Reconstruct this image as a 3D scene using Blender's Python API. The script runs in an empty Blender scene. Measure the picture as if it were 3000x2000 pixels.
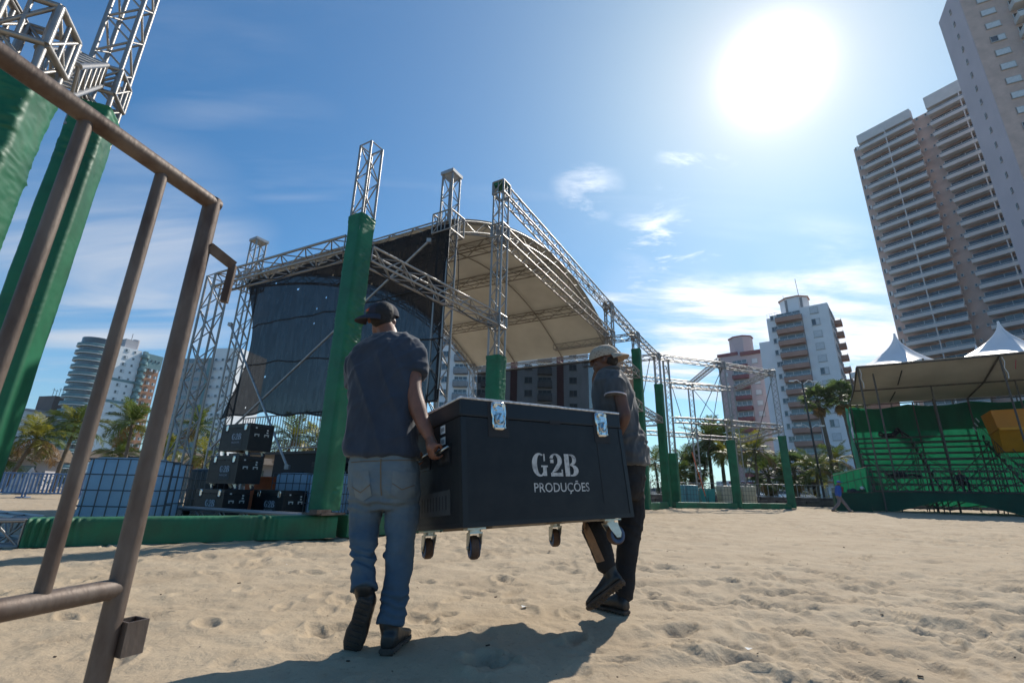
import bpy, bmesh, math, random
import numpy as np
from mathutils import Vector, Matrix, noise as mnoise
random.seed(7); np.random.seed(7)
R = math.radians
SC = bpy.context.scene
COL = SC.collection

# ---------------------------------------------------------------- camera
CH = 0.75; FPX = 1385.0; PITCH = math.atan(436 / 1385.0); ROLL = R(1.2)
cam_d = bpy.data.cameras.new('camera'); cam = bpy.data.objects.new('camera', cam_d); COL.objects.link(cam)
cam_d.sensor_width = 36.0; cam_d.lens = 36.0 * FPX / 3000.0; cam_d.clip_start = 0.05; cam_d.clip_end = 6000
_fw = Vector((0, math.cos(PITCH), math.sin(PITCH))); _up = Vector((0, -math.sin(PITCH), math.cos(PITCH))); _rt = Vector((1, 0, 0))
_R = math.cos(ROLL) * _rt + math.sin(ROLL) * _up; _U = -math.sin(ROLL) * _rt + math.cos(ROLL) * _up
cam.matrix_world = Matrix(((_R.x, _U.x, -_fw.x, 0), (_R.y, _U.y, -_fw.y, 0), (_R.z, _U.z, -_fw.z, CH), (0, 0, 0, 1)))
SC.camera = cam
cam_d.dof.use_dof = True; cam_d.dof.focus_distance = 3.3; cam_d.dof.aperture_fstop = 8.0

def P(px, py, Y):            # survey helper: point of the place at depth Y seen at a photo pixel (3000x2000)
    d = _fw * FPX + _R * (px - 1500) + _U * (1000 - py)
    return Vector((0, 0, CH)) + d * (Y / d.y)
def PZ(px, py, z):
    d = _fw * FPX + _R * (px - 1500) + _U * (1000 - py)
    return Vector((0, 0, CH)) + d * ((z - CH) / d.z)

# ---------------------------------------------------------------- sun and sky
SUN_EL = R(42.0); SUN_AZ = R(34.7)          # azimuth from +Y towards +X
sdir = Vector((math.sin(SUN_AZ) * math.cos(SUN_EL), math.cos(SUN_AZ) * math.cos(SUN_EL), math.sin(SUN_EL)))
sl = bpy.data.lights.new('sun', 'SUN'); sl.energy = 4.6; sl.angle = R(0.53); sl.color = (1.0, 0.94, 0.84)
so = bpy.data.objects.new('sun', sl); COL.objects.link(so)
so.rotation_euler = (-sdir).to_track_quat('-Z', 'Y').to_euler(); so.location = (20, 30, 60)

W = bpy.data.worlds.new('World'); SC.world = W; W.use_nodes = True
nt = W.node_tree; N = nt.nodes; LK = nt.links
for n in list(N): N.remove(n)
def nd(t, **k):
    n = N.new(t)
    for a, b in k.items(): setattr(n, a, b)
    return n
out = nd('ShaderNodeOutputWorld'); bg = nd('ShaderNodeBackground')
sky = nd('ShaderNodeTexSky', sky_type='NISHITA', sun_disc=False, sun_elevation=SUN_EL, sun_rotation=SUN_AZ,
         altitude=0, air_density=1.0, dust_density=0.6, ozone_density=2.2)
tc = nd('ShaderNodeTexCoord')
def vmath(op, a, b=None, s=None):
    n = nd('ShaderNodeVectorMath', operation=op); LK.new(a, n.inputs[0])
    if b is not None:
        if hasattr(b, 'links'): LK.new(b, n.inputs[1])
        else: n.inputs[1].default_value = b
    if s is not None: n.inputs['Scale'].default_value = s
    return n
def m_(op, a, b=0.0, c=None, clamp=False):
    n = nd('ShaderNodeMath', operation=op, use_clamp=clamp)
    for i, v in enumerate((a, b, c)):
        if v is None: continue
        if hasattr(v, 'links'): LK.new(v, n.inputs[i])
        else: n.inputs[i].default_value = v
    return n.outputs[0]
DIR = vmath('NORMALIZE', tc.outputs['Generated']).outputs[0]
sep = nd('ShaderNodeSeparateXYZ'); LK.new(DIR, sep.inputs[0])
# aureole round the sun
dt = vmath('DOT_PRODUCT', DIR, tuple(sdir)).outputs['Value']
ang = m_('ARCCOSINE', m_('MINIMUM', dt, 0.99999))
deg = m_('MULTIPLY', ang, 57.2958)
aur1 = m_('MULTIPLY', m_('EXPONENT', m_('MULTIPLY', deg, -1 / 1.15)), 14.0)
aur2 = m_('MULTIPLY', m_('EXPONENT', m_('MULTIPLY', deg, -1 / 19.0)), 0.42)
aur = m_('ADD', aur1, aur2)
# thin high cloud: noise on a flat layer above
zc = m_('MAXIMUM', m_('ADD', sep.outputs[2], 0.10), 0.03)
cx = m_('DIVIDE', sep.outputs[0], zc); cy = m_('DIVIDE', sep.outputs[1], zc)
def cloud_layer(rot, sx, sy, scale, detail, rough, dist, lo, hi, off):
    cmb = nd('ShaderNodeCombineXYZ'); LK.new(cx, cmb.inputs[0]); LK.new(cy, cmb.inputs[1])
    mp = nd('ShaderNodeMapping'); mp.inputs['Rotation'].default_value = (0, 0, rot); mp.inputs['Scale'].default_value = (sx, sy, 1); mp.inputs['Location'].default_value = off
    LK.new(cmb.outputs[0], mp.inputs[0])
    ns = nd('ShaderNodeTexNoise'); ns.inputs['Scale'].default_value = scale; ns.inputs['Detail'].default_value = detail
    ns.inputs['Roughness'].default_value = rough; ns.inputs['Distortion'].default_value = dist
    LK.new(mp.outputs[0], ns.inputs['Vector'])
    mr = nd('ShaderNodeMapRange', interpolation_type='SMOOTHSTEP'); mr.inputs[1].default_value = lo; mr.inputs[2].default_value = hi
    LK.new(ns.outputs['Fac'], mr.inputs[0]); return mr.outputs[0]
def sky_patch(px, py, w0, w1):          # a bank of cloud in one part of the sky
    v = (P(px, py, 100) - Vector((0, 0, CH))).normalized()
    d = vmath('DOT_PRODUCT', DIR, tuple(v)).outputs['Value']
    a = m_('MULTIPLY', m_('ARCCOSINE', m_('MINIMUM', d, 0.99999)), 57.2958)
    mr = nd('ShaderNodeMapRange', interpolation_type='SMOOTHSTEP'); mr.inputs[1].default_value = w1; mr.inputs[2].default_value = w0
    LK.new(a, mr.inputs[0]); return mr.outputs[0]
wisp = cloud_layer(R(35), 0.55, 2.2, 1.1, 9, 0.58, 0.6, 0.47, 0.80, (3.1, 1.7, 0))
puff = cloud_layer(R(10), 1.0, 1.7, 3.6, 10, 0.62, 0.3, 0.48, 0.72, (1.3, 4.2, 0))
bank2 = cloud_layer(R(28), 0.5, 1.9, 1.1, 8, 0.52, 0.8, 0.34, 0.76, (2.2, 0.3, 0))
bank = cloud_layer(R(-12), 0.45, 1.3, 1.5, 9, 0.6, 0.25, 0.40, 0.60, (0.4, 2.2, 0))
cirr = cloud_layer(R(-52), 0.5, 4.5, 1.6, 7, 0.5, 0.5, 0.42, 0.72, (1.9, 0.6, 0))
c1 = m_('MULTIPLY', wisp, 0.16)
pL = m_('MAXIMUM', sky_patch(330, 800, 4, 17), m_('MULTIPLY', sky_patch(120, 1060, 3, 12), 0.8))
c2 = m_('MULTIPLY', m_('MULTIPLY', pL, m_('ADD', m_('MULTIPLY', bank2, 0.95), 0.12)), 0.95)
pR = m_('MAXIMUM', m_('MAXIMUM', sky_patch(1950, 740, 1, 8), sky_patch(2030, 500, 0.5, 5)), m_('MULTIPLY', sky_patch(1720, 560, 0.5, 5), 0.6))
c3 = m_('MULTIPLY', m_('MULTIPLY', pR, puff), 1.35)
pH = m_('MAXIMUM', m_('MAXIMUM', sky_patch(2050, 960, 3, 12), sky_patch(2350, 930, 2, 12)), m_('MAXIMUM', sky_patch(1850, 880, 1, 7), sky_patch(2530, 1050, 1, 9)))
c4 = m_('MULTIPLY', pH, m_('ADD', m_("MULTIPLY", bank, 1.2), 0.15))
c5 = m_('MULTIPLY', m_('MULTIPLY', m_('MAXIMUM', sky_patch(640, 260, 2, 11), sky_patch(850, 480, 2, 9)), cirr), 0.16)
hz = m_('MULTIPLY', m_('POWER', m_('SUBTRACT', 1.0, m_('MAXIMUM', sep.outputs[2], 0.0), clamp=True), 5.0), 0.58)   # whitish lower sky
cl = m_('MAXIMUM', m_('MAXIMUM', m_('MAXIMUM', c1, c5), c2), m_('MAXIMUM', c3, c4)); cl = m_('MINIMUM', m_('MAXIMUM', cl, hz), 1.0)
hs = nd('ShaderNodeHueSaturation'); hs.inputs['Saturation'].default_value = 1.12; hs.inputs['Value'].default_value = 1.0
LK.new(sky.outputs[0], hs.inputs['Color'])
SKYS = 0.072
near = m_('EXPONENT', m_('MULTIPLY', deg, -1 / 24.0))           # the bluish tint fades into white glare towards the sun
tint = nd('ShaderNodeMix', data_type='RGBA'); LK.new(near, tint.inputs[0]); tint.inputs[6].default_value = (0.50 * SKYS, 1.46 * SKYS, 1.82 * SKYS, 1); tint.inputs[7].default_value = (0.58 * SKYS, 0.58 * SKYS, 0.56 * SKYS, 1)
skm = vmath('MULTIPLY', hs.outputs[0], tint.outputs[2]).outputs[0]
# cloud brightness: brighter towards the sun
cb = m_('ADD', m_('MULTIPLY', m_('EXPONENT', m_('MULTIPLY', deg, -1 / 26.0)), 0.80), 0.62)
cc = nd('ShaderNodeCombineXYZ'); LK.new(m_('MULTIPLY', cb, 0.92), cc.inputs[0]); LK.new(m_('MULTIPLY', cb, 0.98), cc.inputs[1]); LK.new(m_('MULTIPLY', cb, 1.08), cc.inputs[2])
mx = nd('ShaderNodeMix', data_type='RGBA'); LK.new(cl, mx.inputs[0]); LK.new(skm, mx.inputs[6]); LK.new(cc.outputs[0], mx.inputs[7])
ac = nd('ShaderNodeCombineXYZ'); LK.new(m_('MULTIPLY', aur, 1.02), ac.inputs[0]); LK.new(m_('MULTIPLY', aur, 0.98), ac.inputs[1]); LK.new(aur, ac.inputs[2])
sm = vmath('ADD', mx.outputs[2], ac.outputs[0]).outputs[0]
LK.new(sm, bg.inputs['Color']); bg.inputs['Strength'].default_value = 1.0
LK.new(bg.outputs[0], out.inputs[0])
SC.view_settings.view_transform = 'Standard'; SC.view_settings.look = 'None'; SC.view_settings.exposure = 0.14; SC.view_settings.gamma = 1.0
SC.cycles.use_denoising = True
SC.cycles.max_bounces = 6; SC.cycles.transparent_max_bounces = 12; SC.cycles.sample_clamp_indirect = 6

# ---------------------------------------------------------------- materials
MATS = {}
def mat(name, col=None, rough=0.6, metal=0.0, var=0.15, nscale=6.0, bump=0.0, bscale=40.0, spec=0.5, col2=None, detail=6, trans=0.0, alpha=1.0, stretch=None, coat=0.0, lo=0.35, hi=0.65, bdist=0.02):
    if name in MATS: return MATS[name]
    m = bpy.data.materials.new(name); m.use_nodes = True; t = m.node_tree; n = t.nodes; l = t.links
    b = n['Principled BSDF']; o = n['Material Output']
    b.inputs['Roughness'].default_value = rough; b.inputs['Metallic'].default_value = metal
    b.inputs['Specular IOR Level'].default_value = spec
    if coat: b.inputs['Coat Weight'].default_value = coat; b.inputs['Coat Roughness'].default_value = 0.15
    tcn = n.new('ShaderNodeTexCoord'); vec = tcn.outputs['Object']
    if stretch:
        mp = n.new('ShaderNodeMapping'); mp.inputs['Scale'].default_value = stretch; l.new(vec, mp.inputs[0]); vec = mp.outputs[0]
    ns = n.new('ShaderNodeTexNoise'); ns.inputs['Scale'].default_value = nscale; ns.inputs['Detail'].default_value = detail; ns.inputs['Roughness'].default_value = 0.6
    l.new(vec, ns.inputs['Vector'])
    c2 = col2 if col2 else tuple(c * (1 - var) for c in col); c1 = col if col2 else tuple(min(1, c * (1 + var)) for c in col)
    cr = n.new('ShaderNodeValToRGB'); cr.color_ramp.elements[0].position = lo; cr.color_ramp.elements[1].position = hi
    cr.color_ramp.elements[0].color = (*c2, 1); cr.color_ramp.elements[1].color = (*c1, 1)
    l.new(ns.outputs['Fac'], cr.inputs[0]); l.new(cr.outputs[0], b.inputs['Base Color'])
    rr = n.new('ShaderNodeMapRange'); rr.inputs[3].default_value = max(0, rough - 0.08); rr.inputs[4].default_value = min(1, rough + 0.08)
    l.new(ns.outputs['Fac'], rr.inputs[0]); l.new(rr.outputs[0], b.inputs['Roughness'])
    if bump:
        n2 = n.new('ShaderNodeTexNoise'); n2.inputs['Scale'].default_value = bscale; n2.inputs['Detail'].default_value = 5
        l.new(vec, n2.inputs['Vector']); bp = n.new('ShaderNodeBump'); bp.inputs['Strength'].default_value = bump; bp.inputs['Distance'].default_value = bdist
        l.new(n2.outputs['Fac'], bp.inputs['Height']); l.new(bp.outputs[0], b.inputs['Normal'])
    surf = b.outputs[0]
    if trans:
        tr = n.new('ShaderNodeBsdfTranslucent'); l.new(cr.outputs[0], tr.inputs[0]); mxs = n.new('ShaderNodeMixShader'); mxs.inputs[0].default_value = trans
        l.new(surf, mxs.inputs[1]); l.new(tr.outputs[0], mxs.inputs[2]); surf = mxs.outputs[0]
    if alpha < 1:
        tp = n.new('ShaderNodeBsdfTransparent'); mxa = n.new('ShaderNodeMixShader'); mxa.inputs[0].default_value = alpha
        l.new(tp.outputs[0], mxa.inputs[1]); l.new(surf, mxa.inputs[2]); surf = mxa.outputs[0]
    l.new(surf, o.inputs[0])
    MATS[name] = m; return m

M_ALU = mat('aluminium', (0.31, 0.295, 0.28), 0.42, 0.6, 0.14, 9, 0.15, 60)
M_ALU2 = mat('aluminium_far', (0.34, 0.33, 0.32), 0.45, 0.5, 0.12, 3)
M_RUST = mat('galvanised_rust', (0.165, 0.13, 0.108), 0.58, 0.35, 0.3, 16, 0.3, 90, col2=(0.072, 0.042, 0.030), stretch=(1, 1, .35), lo=.3, hi=.62, bdist=.004)
M_GREEN = mat('green_fabric', (0.006, 0.122, 0.056), 0.55, 0, 0.25, 1.8, 0.35, 220, trans=0.06, bdist=.002)
M_GREENB = mat('green_fabric_beam', (0.02, 0.18, 0.08), 0.6, 0, 0.22, 2.6, 0.35, 200, col2=(0.035, 0.12, 0.055), trans=0.1, bdist=.002)
M_CASE = mat('case_black', (0.0075, 0.0095, 0.013), 0.5, 0, 0.25, 9, 0.3, 350, spec=0.32, col2=(0.014, 0.0155, 0.0175), lo=.30, hi=.62, detail=10, bdist=.002)
M_CASE2 = mat('case_black_lid', (0.009, 0.011, 0.0145), 0.45, 0, 0.2, 5, 0.2, 300, spec=0.38, bdist=.002)
M_CHROME = mat('chrome', (0.72, 0.71, 0.69), 0.16, 1.0, 0.06, 20, 0.1, 60)
M_ZINC = mat('zinc', (0.55, 0.55, 0.50), 0.34, 0.9, 0.15, 30)
M_RUBBER = mat('rubber', (0.025, 0.022, 0.02), 0.7, 0, 0.25, 20)
M_TYRE = mat('tread_brown', (0.085, 0.05, 0.035), 0.75, 0, 0.3, 25, 0.3, 60)
M_BLUERIM = mat('blue_polymer', (0.035, 0.075, 0.16), 0.5, 0, 0.15, 15)
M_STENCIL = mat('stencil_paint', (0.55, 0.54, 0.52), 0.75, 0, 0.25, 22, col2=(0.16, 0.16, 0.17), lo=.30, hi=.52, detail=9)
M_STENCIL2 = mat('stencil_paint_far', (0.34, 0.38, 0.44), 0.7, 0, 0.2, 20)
M_PAPER = mat('paper_label', (0.62, 0.62, 0.60), 0.8, 0, 0.1, 30)
M_INK = mat('ink', (0.02, 0.02, 0.022), 0.8, 0, 0.1, 30)
M_VENT = mat('grey_sticker', (0.045, 0.045, 0.045), 0.7, 0, 0.2, 20)
M_WHITE = mat('white_paint', (0.74, 0.74, 0.75), 0.6, 0, 0.06, 0.6)
M_IRON = mat('dark_iron', (0.045, 0.045, 0.048), 0.6, 0.2, 0.3, 10)
M_GALV = mat('galvanised', (0.36, 0.36, 0.36), 0.5, 0.5, 0.2, 8)
M_GLASS = mat('window_glass', (0.045, 0.06, 0.075), 0.08, 0, 0.4, 0.15, spec=0.9)
M_GLASSB = mat('window_glass_pale', (0.13, 0.18, 0.21), 0.10, 0, 0.35, 0.2, spec=0.8)
M_EDGE = mat('sunlit_edge', (0.62, 0.62, 0.63), 0.5, 0.2, 0.3, 40)  # pale grey that paints sunlight catching the near case's top edge

# ---------------------------------------------------------------- mesh helpers
class MB:
    def __init__(s): s.v = []; s.f = []; s.m = []; s.sm = []
    def add(s, vs, fs, mi=0, smooth=False):
        o = len(s.v); s.v += [tuple(v) for v in vs]
        for f in fs: s.f.append(tuple(i + o for i in f)); s.m.append(mi); s.sm.append(smooth)
        return s
    def box(s, c, d, M=None, mi=0):
        x, y, z = (k / 2 for k in d); c = Vector(c)
        vs = [Vector(k) for k in ((-x, -y, -z), (x, -y, -z), (x, y, -z), (-x, y, -z), (-x, -y, z), (x, -y, z), (x, y, z), (-x, y, z))]
        vs = [(M @ v if M is not None else v) + c for v in vs]
        return s.add(vs, ((0, 3, 2, 1), (4, 5, 6, 7), (0, 1, 5, 4), (1, 2, 6, 5), (2, 3, 7, 6), (3, 0, 4, 7)), mi)
    def tube(s, p, q, r, n=8, r2=None, mi=0, cap=True):
        p, q = Vector(p), Vector(q); d = (q - p)
        if d.length < 1e-6: return s
        d.normalize(); a = d.orthogonal().normalized(); b = d.cross(a); r2 = r if r2 is None else r2
        vs = []
        for c, rr in ((p, r), (q, r2)):
            vs += [c + a * (rr * math.cos(2 * math.pi * i / n)) + b * (rr * math.sin(2 * math.pi * i / n)) for i in range(n)]
        s.add(vs, [(i, (i + 1) % n, n + (i + 1) % n, n + i) for i in range(n)], mi, True)
        if cap: s.add(vs[:n], [tuple(range(n - 1, -1, -1))], mi); s.add(vs[n:], [tuple(range(n))], mi)
        return s
    def path(s, pts, r, n=8, mi=0):
        pts = [Vector(p) for p in pts]; rs = r if isinstance(r, (list, tuple)) else [r] * len(pts); rings = []
        a = None
        for i, p in enumerate(pts):
            d = (pts[min(i + 1, len(pts) - 1)] - pts[max(i - 1, 0)]).normalized()
            a = d.orthogonal().normalized() if a is None else (a - d * a.dot(d)).normalized(); b = d.cross(a)
            rings.append([p + a * (rs[i] * math.cos(2 * math.pi * k / n)) + b * (rs[i] * math.sin(2 * math.pi * k / n)) for k in range(n)])
        return s.loft(rings, mi)
    def loft(s, rings, mi=0, cap=True, smooth=True):
        n = len(rings[0]); vs = [v for r in rings for v in r]; fs = []
        for j in range(len(rings) - 1):
            for i in range(n): fs.append((j * n + i, j * n + (i + 1) % n, (j + 1) * n + (i + 1) % n, (j + 1) * n + i))
        s.add(vs, fs, mi, smooth)
        if cap: s.add(rings[0], [tuple(range(n - 1, -1, -1))], mi); s.add(rings[-1], [tuple(range(n))], mi)
        return s
    def grid(s, fn, nu, nv, mi=0, smooth=True):
        vs = [fn(i / nu, j / nv) for j in range(nv + 1) for i in range(nu + 1)]
        fs = [(j * (nu + 1) + i, j * (nu + 1) + i + 1, (j + 1) * (nu + 1) + i + 1, (j + 1) * (nu + 1) + i) for j in range(nv) for i in range(nu)]
        return s.add(vs, fs, mi, smooth)
    def poly(s, pts, mi=0): return s.add(pts, [tuple(range(len(pts)))], mi)
    def prism(s, pts, h, mi=0):          # pts: list of Vector in a plane, h: offset Vector
        n = len(pts); a = [Vector(p) for p in pts]; b = [p + Vector(h) for p in a]
        return s.add(a + b, [tuple(range(n - 1, -1, -1)), tuple(range(n, 2 * n))] + [(i, (i + 1) % n, n + (i + 1) % n, n + i) for i in range(n)], mi)
    def mesh(s, name, mats):
        me = bpy.data.meshes.new(name); me.from_pydata(s.v, [], s.f)
        for m in (mats if isinstance(mats, (list, tuple)) else [mats]): me.materials.append(m)
        me.polygons.foreach_set('material_index', s.m); me.polygons.foreach_set('use_smooth', s.sm)
        me.update(); return me
    def build(s, name, mats, parent=None, world=False):
        if world and parent is not None:
            o = root_loc(parent); s.v = [(x - o.x, y - o.y, z - o.z) for x, y, z in s.v]
        return obj(name, s.mesh(name, mats), parent)
def root_loc(o):
    while o.parent: o = o.parent
    return o.location
def obj(name, me, parent=None):
    o = bpy.data.objects.new(name, me); COL.objects.link(o)
    if parent is not None: o.parent = parent
    return o
def tag(o, label=None, cat=None, group=None, kind=None):
    for k, v in (('label', label), ('category', cat), ('group', group), ('kind', kind)):
        if v: o[k] = v
    return o
def thing(name, label, cat, loc=(0, 0, 0), rz=0.0, group=None):
    e = bpy.data.objects.new(name, None); e.empty_display_size = 0.2; COL.objects.link(e); e.location = loc; e.rotation_euler = (0, 0, rz)
    return tag(e, label, cat, group)
KIDS = {}
def children(o): return [c for c in bpy.data.objects if c.parent == o]
def copy_tree(o, parent=None, kids=None):
    c = o.copy(); COL.objects.link(c); c.parent = parent
    for ch in o.children: copy_tree(ch, c)
    return c
def place(proto, state, loc, rz, label, group=None, scale=None):
    """first call moves the prototype itself, later calls copy it"""
    if not state: state.append(1); o = proto
    else: o = copy_tree(proto)
    o.location = loc; o.rotation_euler = (0, 0, rz); o['label'] = label
    if group: o['group'] = group
    if scale: o.scale = (scale,) * 3
    return o
UNIT = MB().tube((0, 0, 0), (0, 0, 1), 1, 8).mesh('rod', M_ALU)
UNIT2 = MB().tube((0, 0, 0), (0, 0, 1), 1, 6).mesh('rod_far', M_ALU2)
def rod(name, p, q, r, parent, me=None):     # shared unit rod, placed between two points (thing-local)
    o = obj(name, me or UNIT, parent); p, q = Vector(p), Vector(q); d = q - p
    o.location = p; o.rotation_mode = 'QUATERNION'; o.rotation_quaternion = d.to_track_quat('Z', 'Y'); o.scale = (r, r, d.length); return o
# ---------------------------------------------------------------- ground
def vnoise(x, y, seed=0):
    xi = np.floor(x).astype(np.int64); yi = np.floor(y).astype(np.int64); fx = x - xi; fy = y - yi
    fx = fx * fx * fx * (fx * (fx * 6 - 15) + 10); fy = fy * fy * fy * (fy * (fy * 6 - 15) + 10)
    def h(a, b):
        n = (a * 374761393 + b * 668265263 + seed * 974711) & 0x7fffffff
        n = ((n ^ (n >> 13)) * 1274126177) & 0x7fffffff
        return ((n ^ (n >> 16)) & 0xffff) / 65535.0 * 2 - 1
    return (h(xi, yi) * (1 - fx) + h(xi + 1, yi) * fx) * (1 - fy) + (h(xi, yi + 1) * (1 - fx) + h(xi + 1, yi + 1) * fx) * fy
def sand_material(far=False):
    m = bpy.data.materials.new('sand_far' if far else 'sand'); m.use_nodes = True; t = m.node_tree; n = t.nodes; l = t.links
    b = n['Principled BSDF']; b.inputs['Roughness'].default_value = 0.92; b.inputs['Specular IOR Level'].default_value = 0.15
    tcn = n.new('ShaderNodeTexCoord')
    def noise(s, d, r=0.6):
        k = n.new('ShaderNodeTexNoise'); k.inputs['Scale'].default_value = s; k.inputs['Detail'].default_value = d; k.inputs['Roughness'].default_value = r
        l.new(tcn.outputs['Object'], k.inputs['Vector']); return k.outputs['Fac']
    cr = n.new('ShaderNodeValToRGB'); cr.color_ramp.elements[0].position = 0.3; cr.color_ramp.elements[1].position = 0.72
    cr.color_ramp.elements[0].color = (0.38, 0.292, 0.198, 1); cr.color_ramp.elements[1].color = (0.485, 0.388, 0.275, 1)
    l.new(noise(1.3, 8), cr.inputs[0])
    cr2 = n.new('ShaderNodeValToRGB'); cr2.color_ramp.elements[0].position = 0.24; cr2.color_ramp.elements[1].position = 0.40
    cr2.color_ramp.elements[0].color = (0.30, 0.27, 0.24, 1); cr2.color_ramp.elements[1].color = (1, 1, 1, 1)
    l.new(noise(26, 3, 0.7), cr2.inputs[0])
    cr3 = n.new('ShaderNodeValToRGB'); cr3.color_ramp.elements[0].position = 0.35; cr3.color_ramp.elements[1].position = 0.65
    cr3.color_ramp.elements[0].color = (0.86, 0.86, 0.86, 1); cr3.color_ramp.elements[1].color = (1.05, 1.05, 1.05, 1)
    l.new(noise(420, 2), cr3.inputs[0])
    m1 = n.new('ShaderNodeMix'); m1.data_type = 'RGBA'; m1.blend_type = 'MULTIPLY'; m1.inputs[0].default_value = 0.55
    l.new(cr.outputs[0], m1.inputs[6]); l.new(cr2.outputs[0], m1.inputs[7])
    m2 = n.new('ShaderNodeMix'); m2.data_type = 'RGBA'; m2.blend_type = 'MULTIPLY'; m2.inputs[0].default_value = 1
    l.new(m1.outputs[2], m2.inputs[6]); l.new(cr3.outputs[0], m2.inputs[7]); l.new(m2.outputs[2], b.inputs['Base Color'])
    bp = n.new('ShaderNodeBump'); bp.inputs['Strength'].default_value = 0.55; bp.inputs['Distance'].default_value = 0.02
    l.new(noise(34, 8, 0.65), bp.inputs['Height']); l.new(bp.outputs[0], b.inputs['Normal'])
    return m
M_SAND = sand_material()
def sand_height(X, Y):
    calm = np.clip(0.5 + 0.9 * vnoise(X * 0.35 + 3, Y * 0.3 + 9, 5) - np.clip((-X - 0.25 * Y) * 0.35, -0.6, 0.35), 0.22, 1.0)   # left side smoother
    calm = np.clip(calm, .34, 1)
    wx = X + 0.25 * vnoise(X * 1.7, Y * 1.7, 21); wy = Y + 0.25 * vnoise(X * 1.7 + 9, Y * 1.7, 22)
    Z = 0.018 * vnoise(X * 0.5, Y * 0.5, 1) + calm * (0.015 * vnoise(wx * 1.5, wy * 2.2, 2) + 0.020 * vnoise(wx * 3.2, wy * 4.8, 3) + 0.036 * np.minimum(vnoise(wx * 5.2, wy * 7.6, 4), 0.10) + 0.017 * np.minimum(vnoise(wx * 9.0, wy * 12.0, 14), 0.3))
    Z += (0.2 + 0.8 * calm) * (0.0058 * vnoise(X * 14, Y * 18, 6) + 0.0034 * vnoise(X * 33, Y * 35, 7) + 0.0012 * vnoise(X * 70, Y * 70, 8))
    Z += 0.012 * np.clip((Y - 12) / 20, 0, 1.5) * vnoise(X * 0.9, Y * 1.1, 11)
    return Z
ys = np.concatenate([np.linspace(-4, 0.95, 22), 1.0 * (64.0 ** (np.arange(480) / 479.0))])
us = np.linspace(-1, 1, 820)
Xg = us[None, :] * (1.2 * np.maximum(ys, 1.0) + 1.0)[:, None]; Yg = np.repeat(ys[:, None], len(us), 1)
Zg = sand_height(Xg, Yg)
rng = np.random.RandomState(3)
def stamp(cx, cy, a, L, wd, dep):
    i0, i1 = np.searchsorted(ys, [cy - L * 1.6, cy + L * 1.6])
    if i1 <= i0: return
    dx = Xg[i0:i1] - cx; dy = Yg[i0:i1] - cy
    u = (dx * math.cos(a) + dy * math.sin(a)) / (L / 2); v = (-dx * math.sin(a) + dy * math.cos(a)) / (wd / 2)
    r = np.sqrt(u * u + v * v)
    Zg[i0:i1] += -dep * np.clip(1.0 - r ** 3, 0, 1) ** 0.8 + dep * 0.38 * np.exp(-((r - 1.22) / 0.22) ** 2)
for k in range(1700):
    cy = 1.5 + 20 * rng.rand() ** 1.2; cx = (rng.rand() * 2 - 1) * (1.1 * cy + 0.7)
    if cx < -0.35 * cy and rng.rand() < 0.62: continue
    stamp(cx, cy, rng.rand() * 3.14, 0.21 + 0.09 * rng.rand(), 0.09 + 0.06 * rng.rand(), 0.010 + 0.018 * rng.rand())
# smooth vehicle rut from the barrier towards the stage, and the ridge beside it
tx = -3.6 + (Yg - 3.0) * 0.55; d0 = (Xg - tx) * 0.88
Zg += -0.014 * np.exp(-(d0 / 0.16) ** 2) * np.clip((Yg - 2.2) / 1.2, 0, 1) * np.clip((8.5 - Yg) / 1.0, 0, 1) + 0.012 * np.exp(-((d0 - 0.24) / 0.07) ** 2) * np.clip((8.5 - Yg), 0, 1) * np.clip((Yg - 2.2) / 1.2, 0, 1)
for (cx, cy) in ((-0.545, 2.66), (0.70, 3.47)):                    # pressed flat where the carriers step
    rr = np.hypot(Xg - cx, Yg - cy); w = np.clip(1.25 - rr / 0.26, 0, 1); Zg = Zg * (1 - w) + 0.0 * w
edge = np.clip((np.abs(us) - 0.93) / 0.07, 0, 1)[None, :]; Zg = Zg * (1 - edge) - 0.10 * edge
Zg[-1] = -0.10; Zg[0] = -0.10
nr, nc = Zg.shape
verts = np.stack([Xg, Yg, Zg], -1).reshape(-1, 3)
idx = np.arange(nr * nc).reshape(nr, nc)
faces = np.stack([idx[:-1, :-1], idx[:-1, 1:], idx[1:, 1:], idx[1:, :-1]], -1).reshape(-1, 4)
me = bpy.data.meshes.new('sand'); me.vertices.add(len(verts)); me.vertices.foreach_set('co', verts.ravel())
me.loops.add(faces.size); me.loops.foreach_set('vertex_index', faces.ravel())
me.polygons.add(len(faces)); me.polygons.foreach_set('loop_start', np.arange(0, faces.size, 4)); me.polygons.foreach_set('loop_total', np.full(len(faces), 4))
me.polygons.foreach_set('use_smooth', np.ones(len(faces), bool)); me.update(); me.materials.append(M_SAND)
tag(obj('sand', me), kind='structure')
def sand_z(x, y):
    i = min(max(int(np.searchsorted(ys, y)), 0), nr - 1); hw = 1.2 * max(ys[i], 1) + 1.0
    j = int(round((x / hw + 1) / 2 * (nc - 1))); return float(Zg[i, min(max(j, 0), nc - 1)])
tag(MB().poly([(-260, -60, -.09), (260, -60, -.09), (260, 64, -.09), (-260, 64, -.09)]).build('beach', M_SAND), kind='structure')
M_TERR = mat('terrain', (0.10, 0.11, 0.075), 0.95, 0, 0.4, 0.05)
M_ASPH = mat('asphalt', (0.05, 0.05, 0.052), 0.9, 0, 0.2, 0.8, 0.3, 30)
M_PAVE = mat('pavement', (0.27, 0.25, 0.23), 0.9, 0, 0.15, 0.6, 0.2, 10)
M_LAWN = mat('lawn', (0.06, 0.10, 0.022), 0.95, 0, 0.35, 1.2, 0.5, 20)
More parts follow.
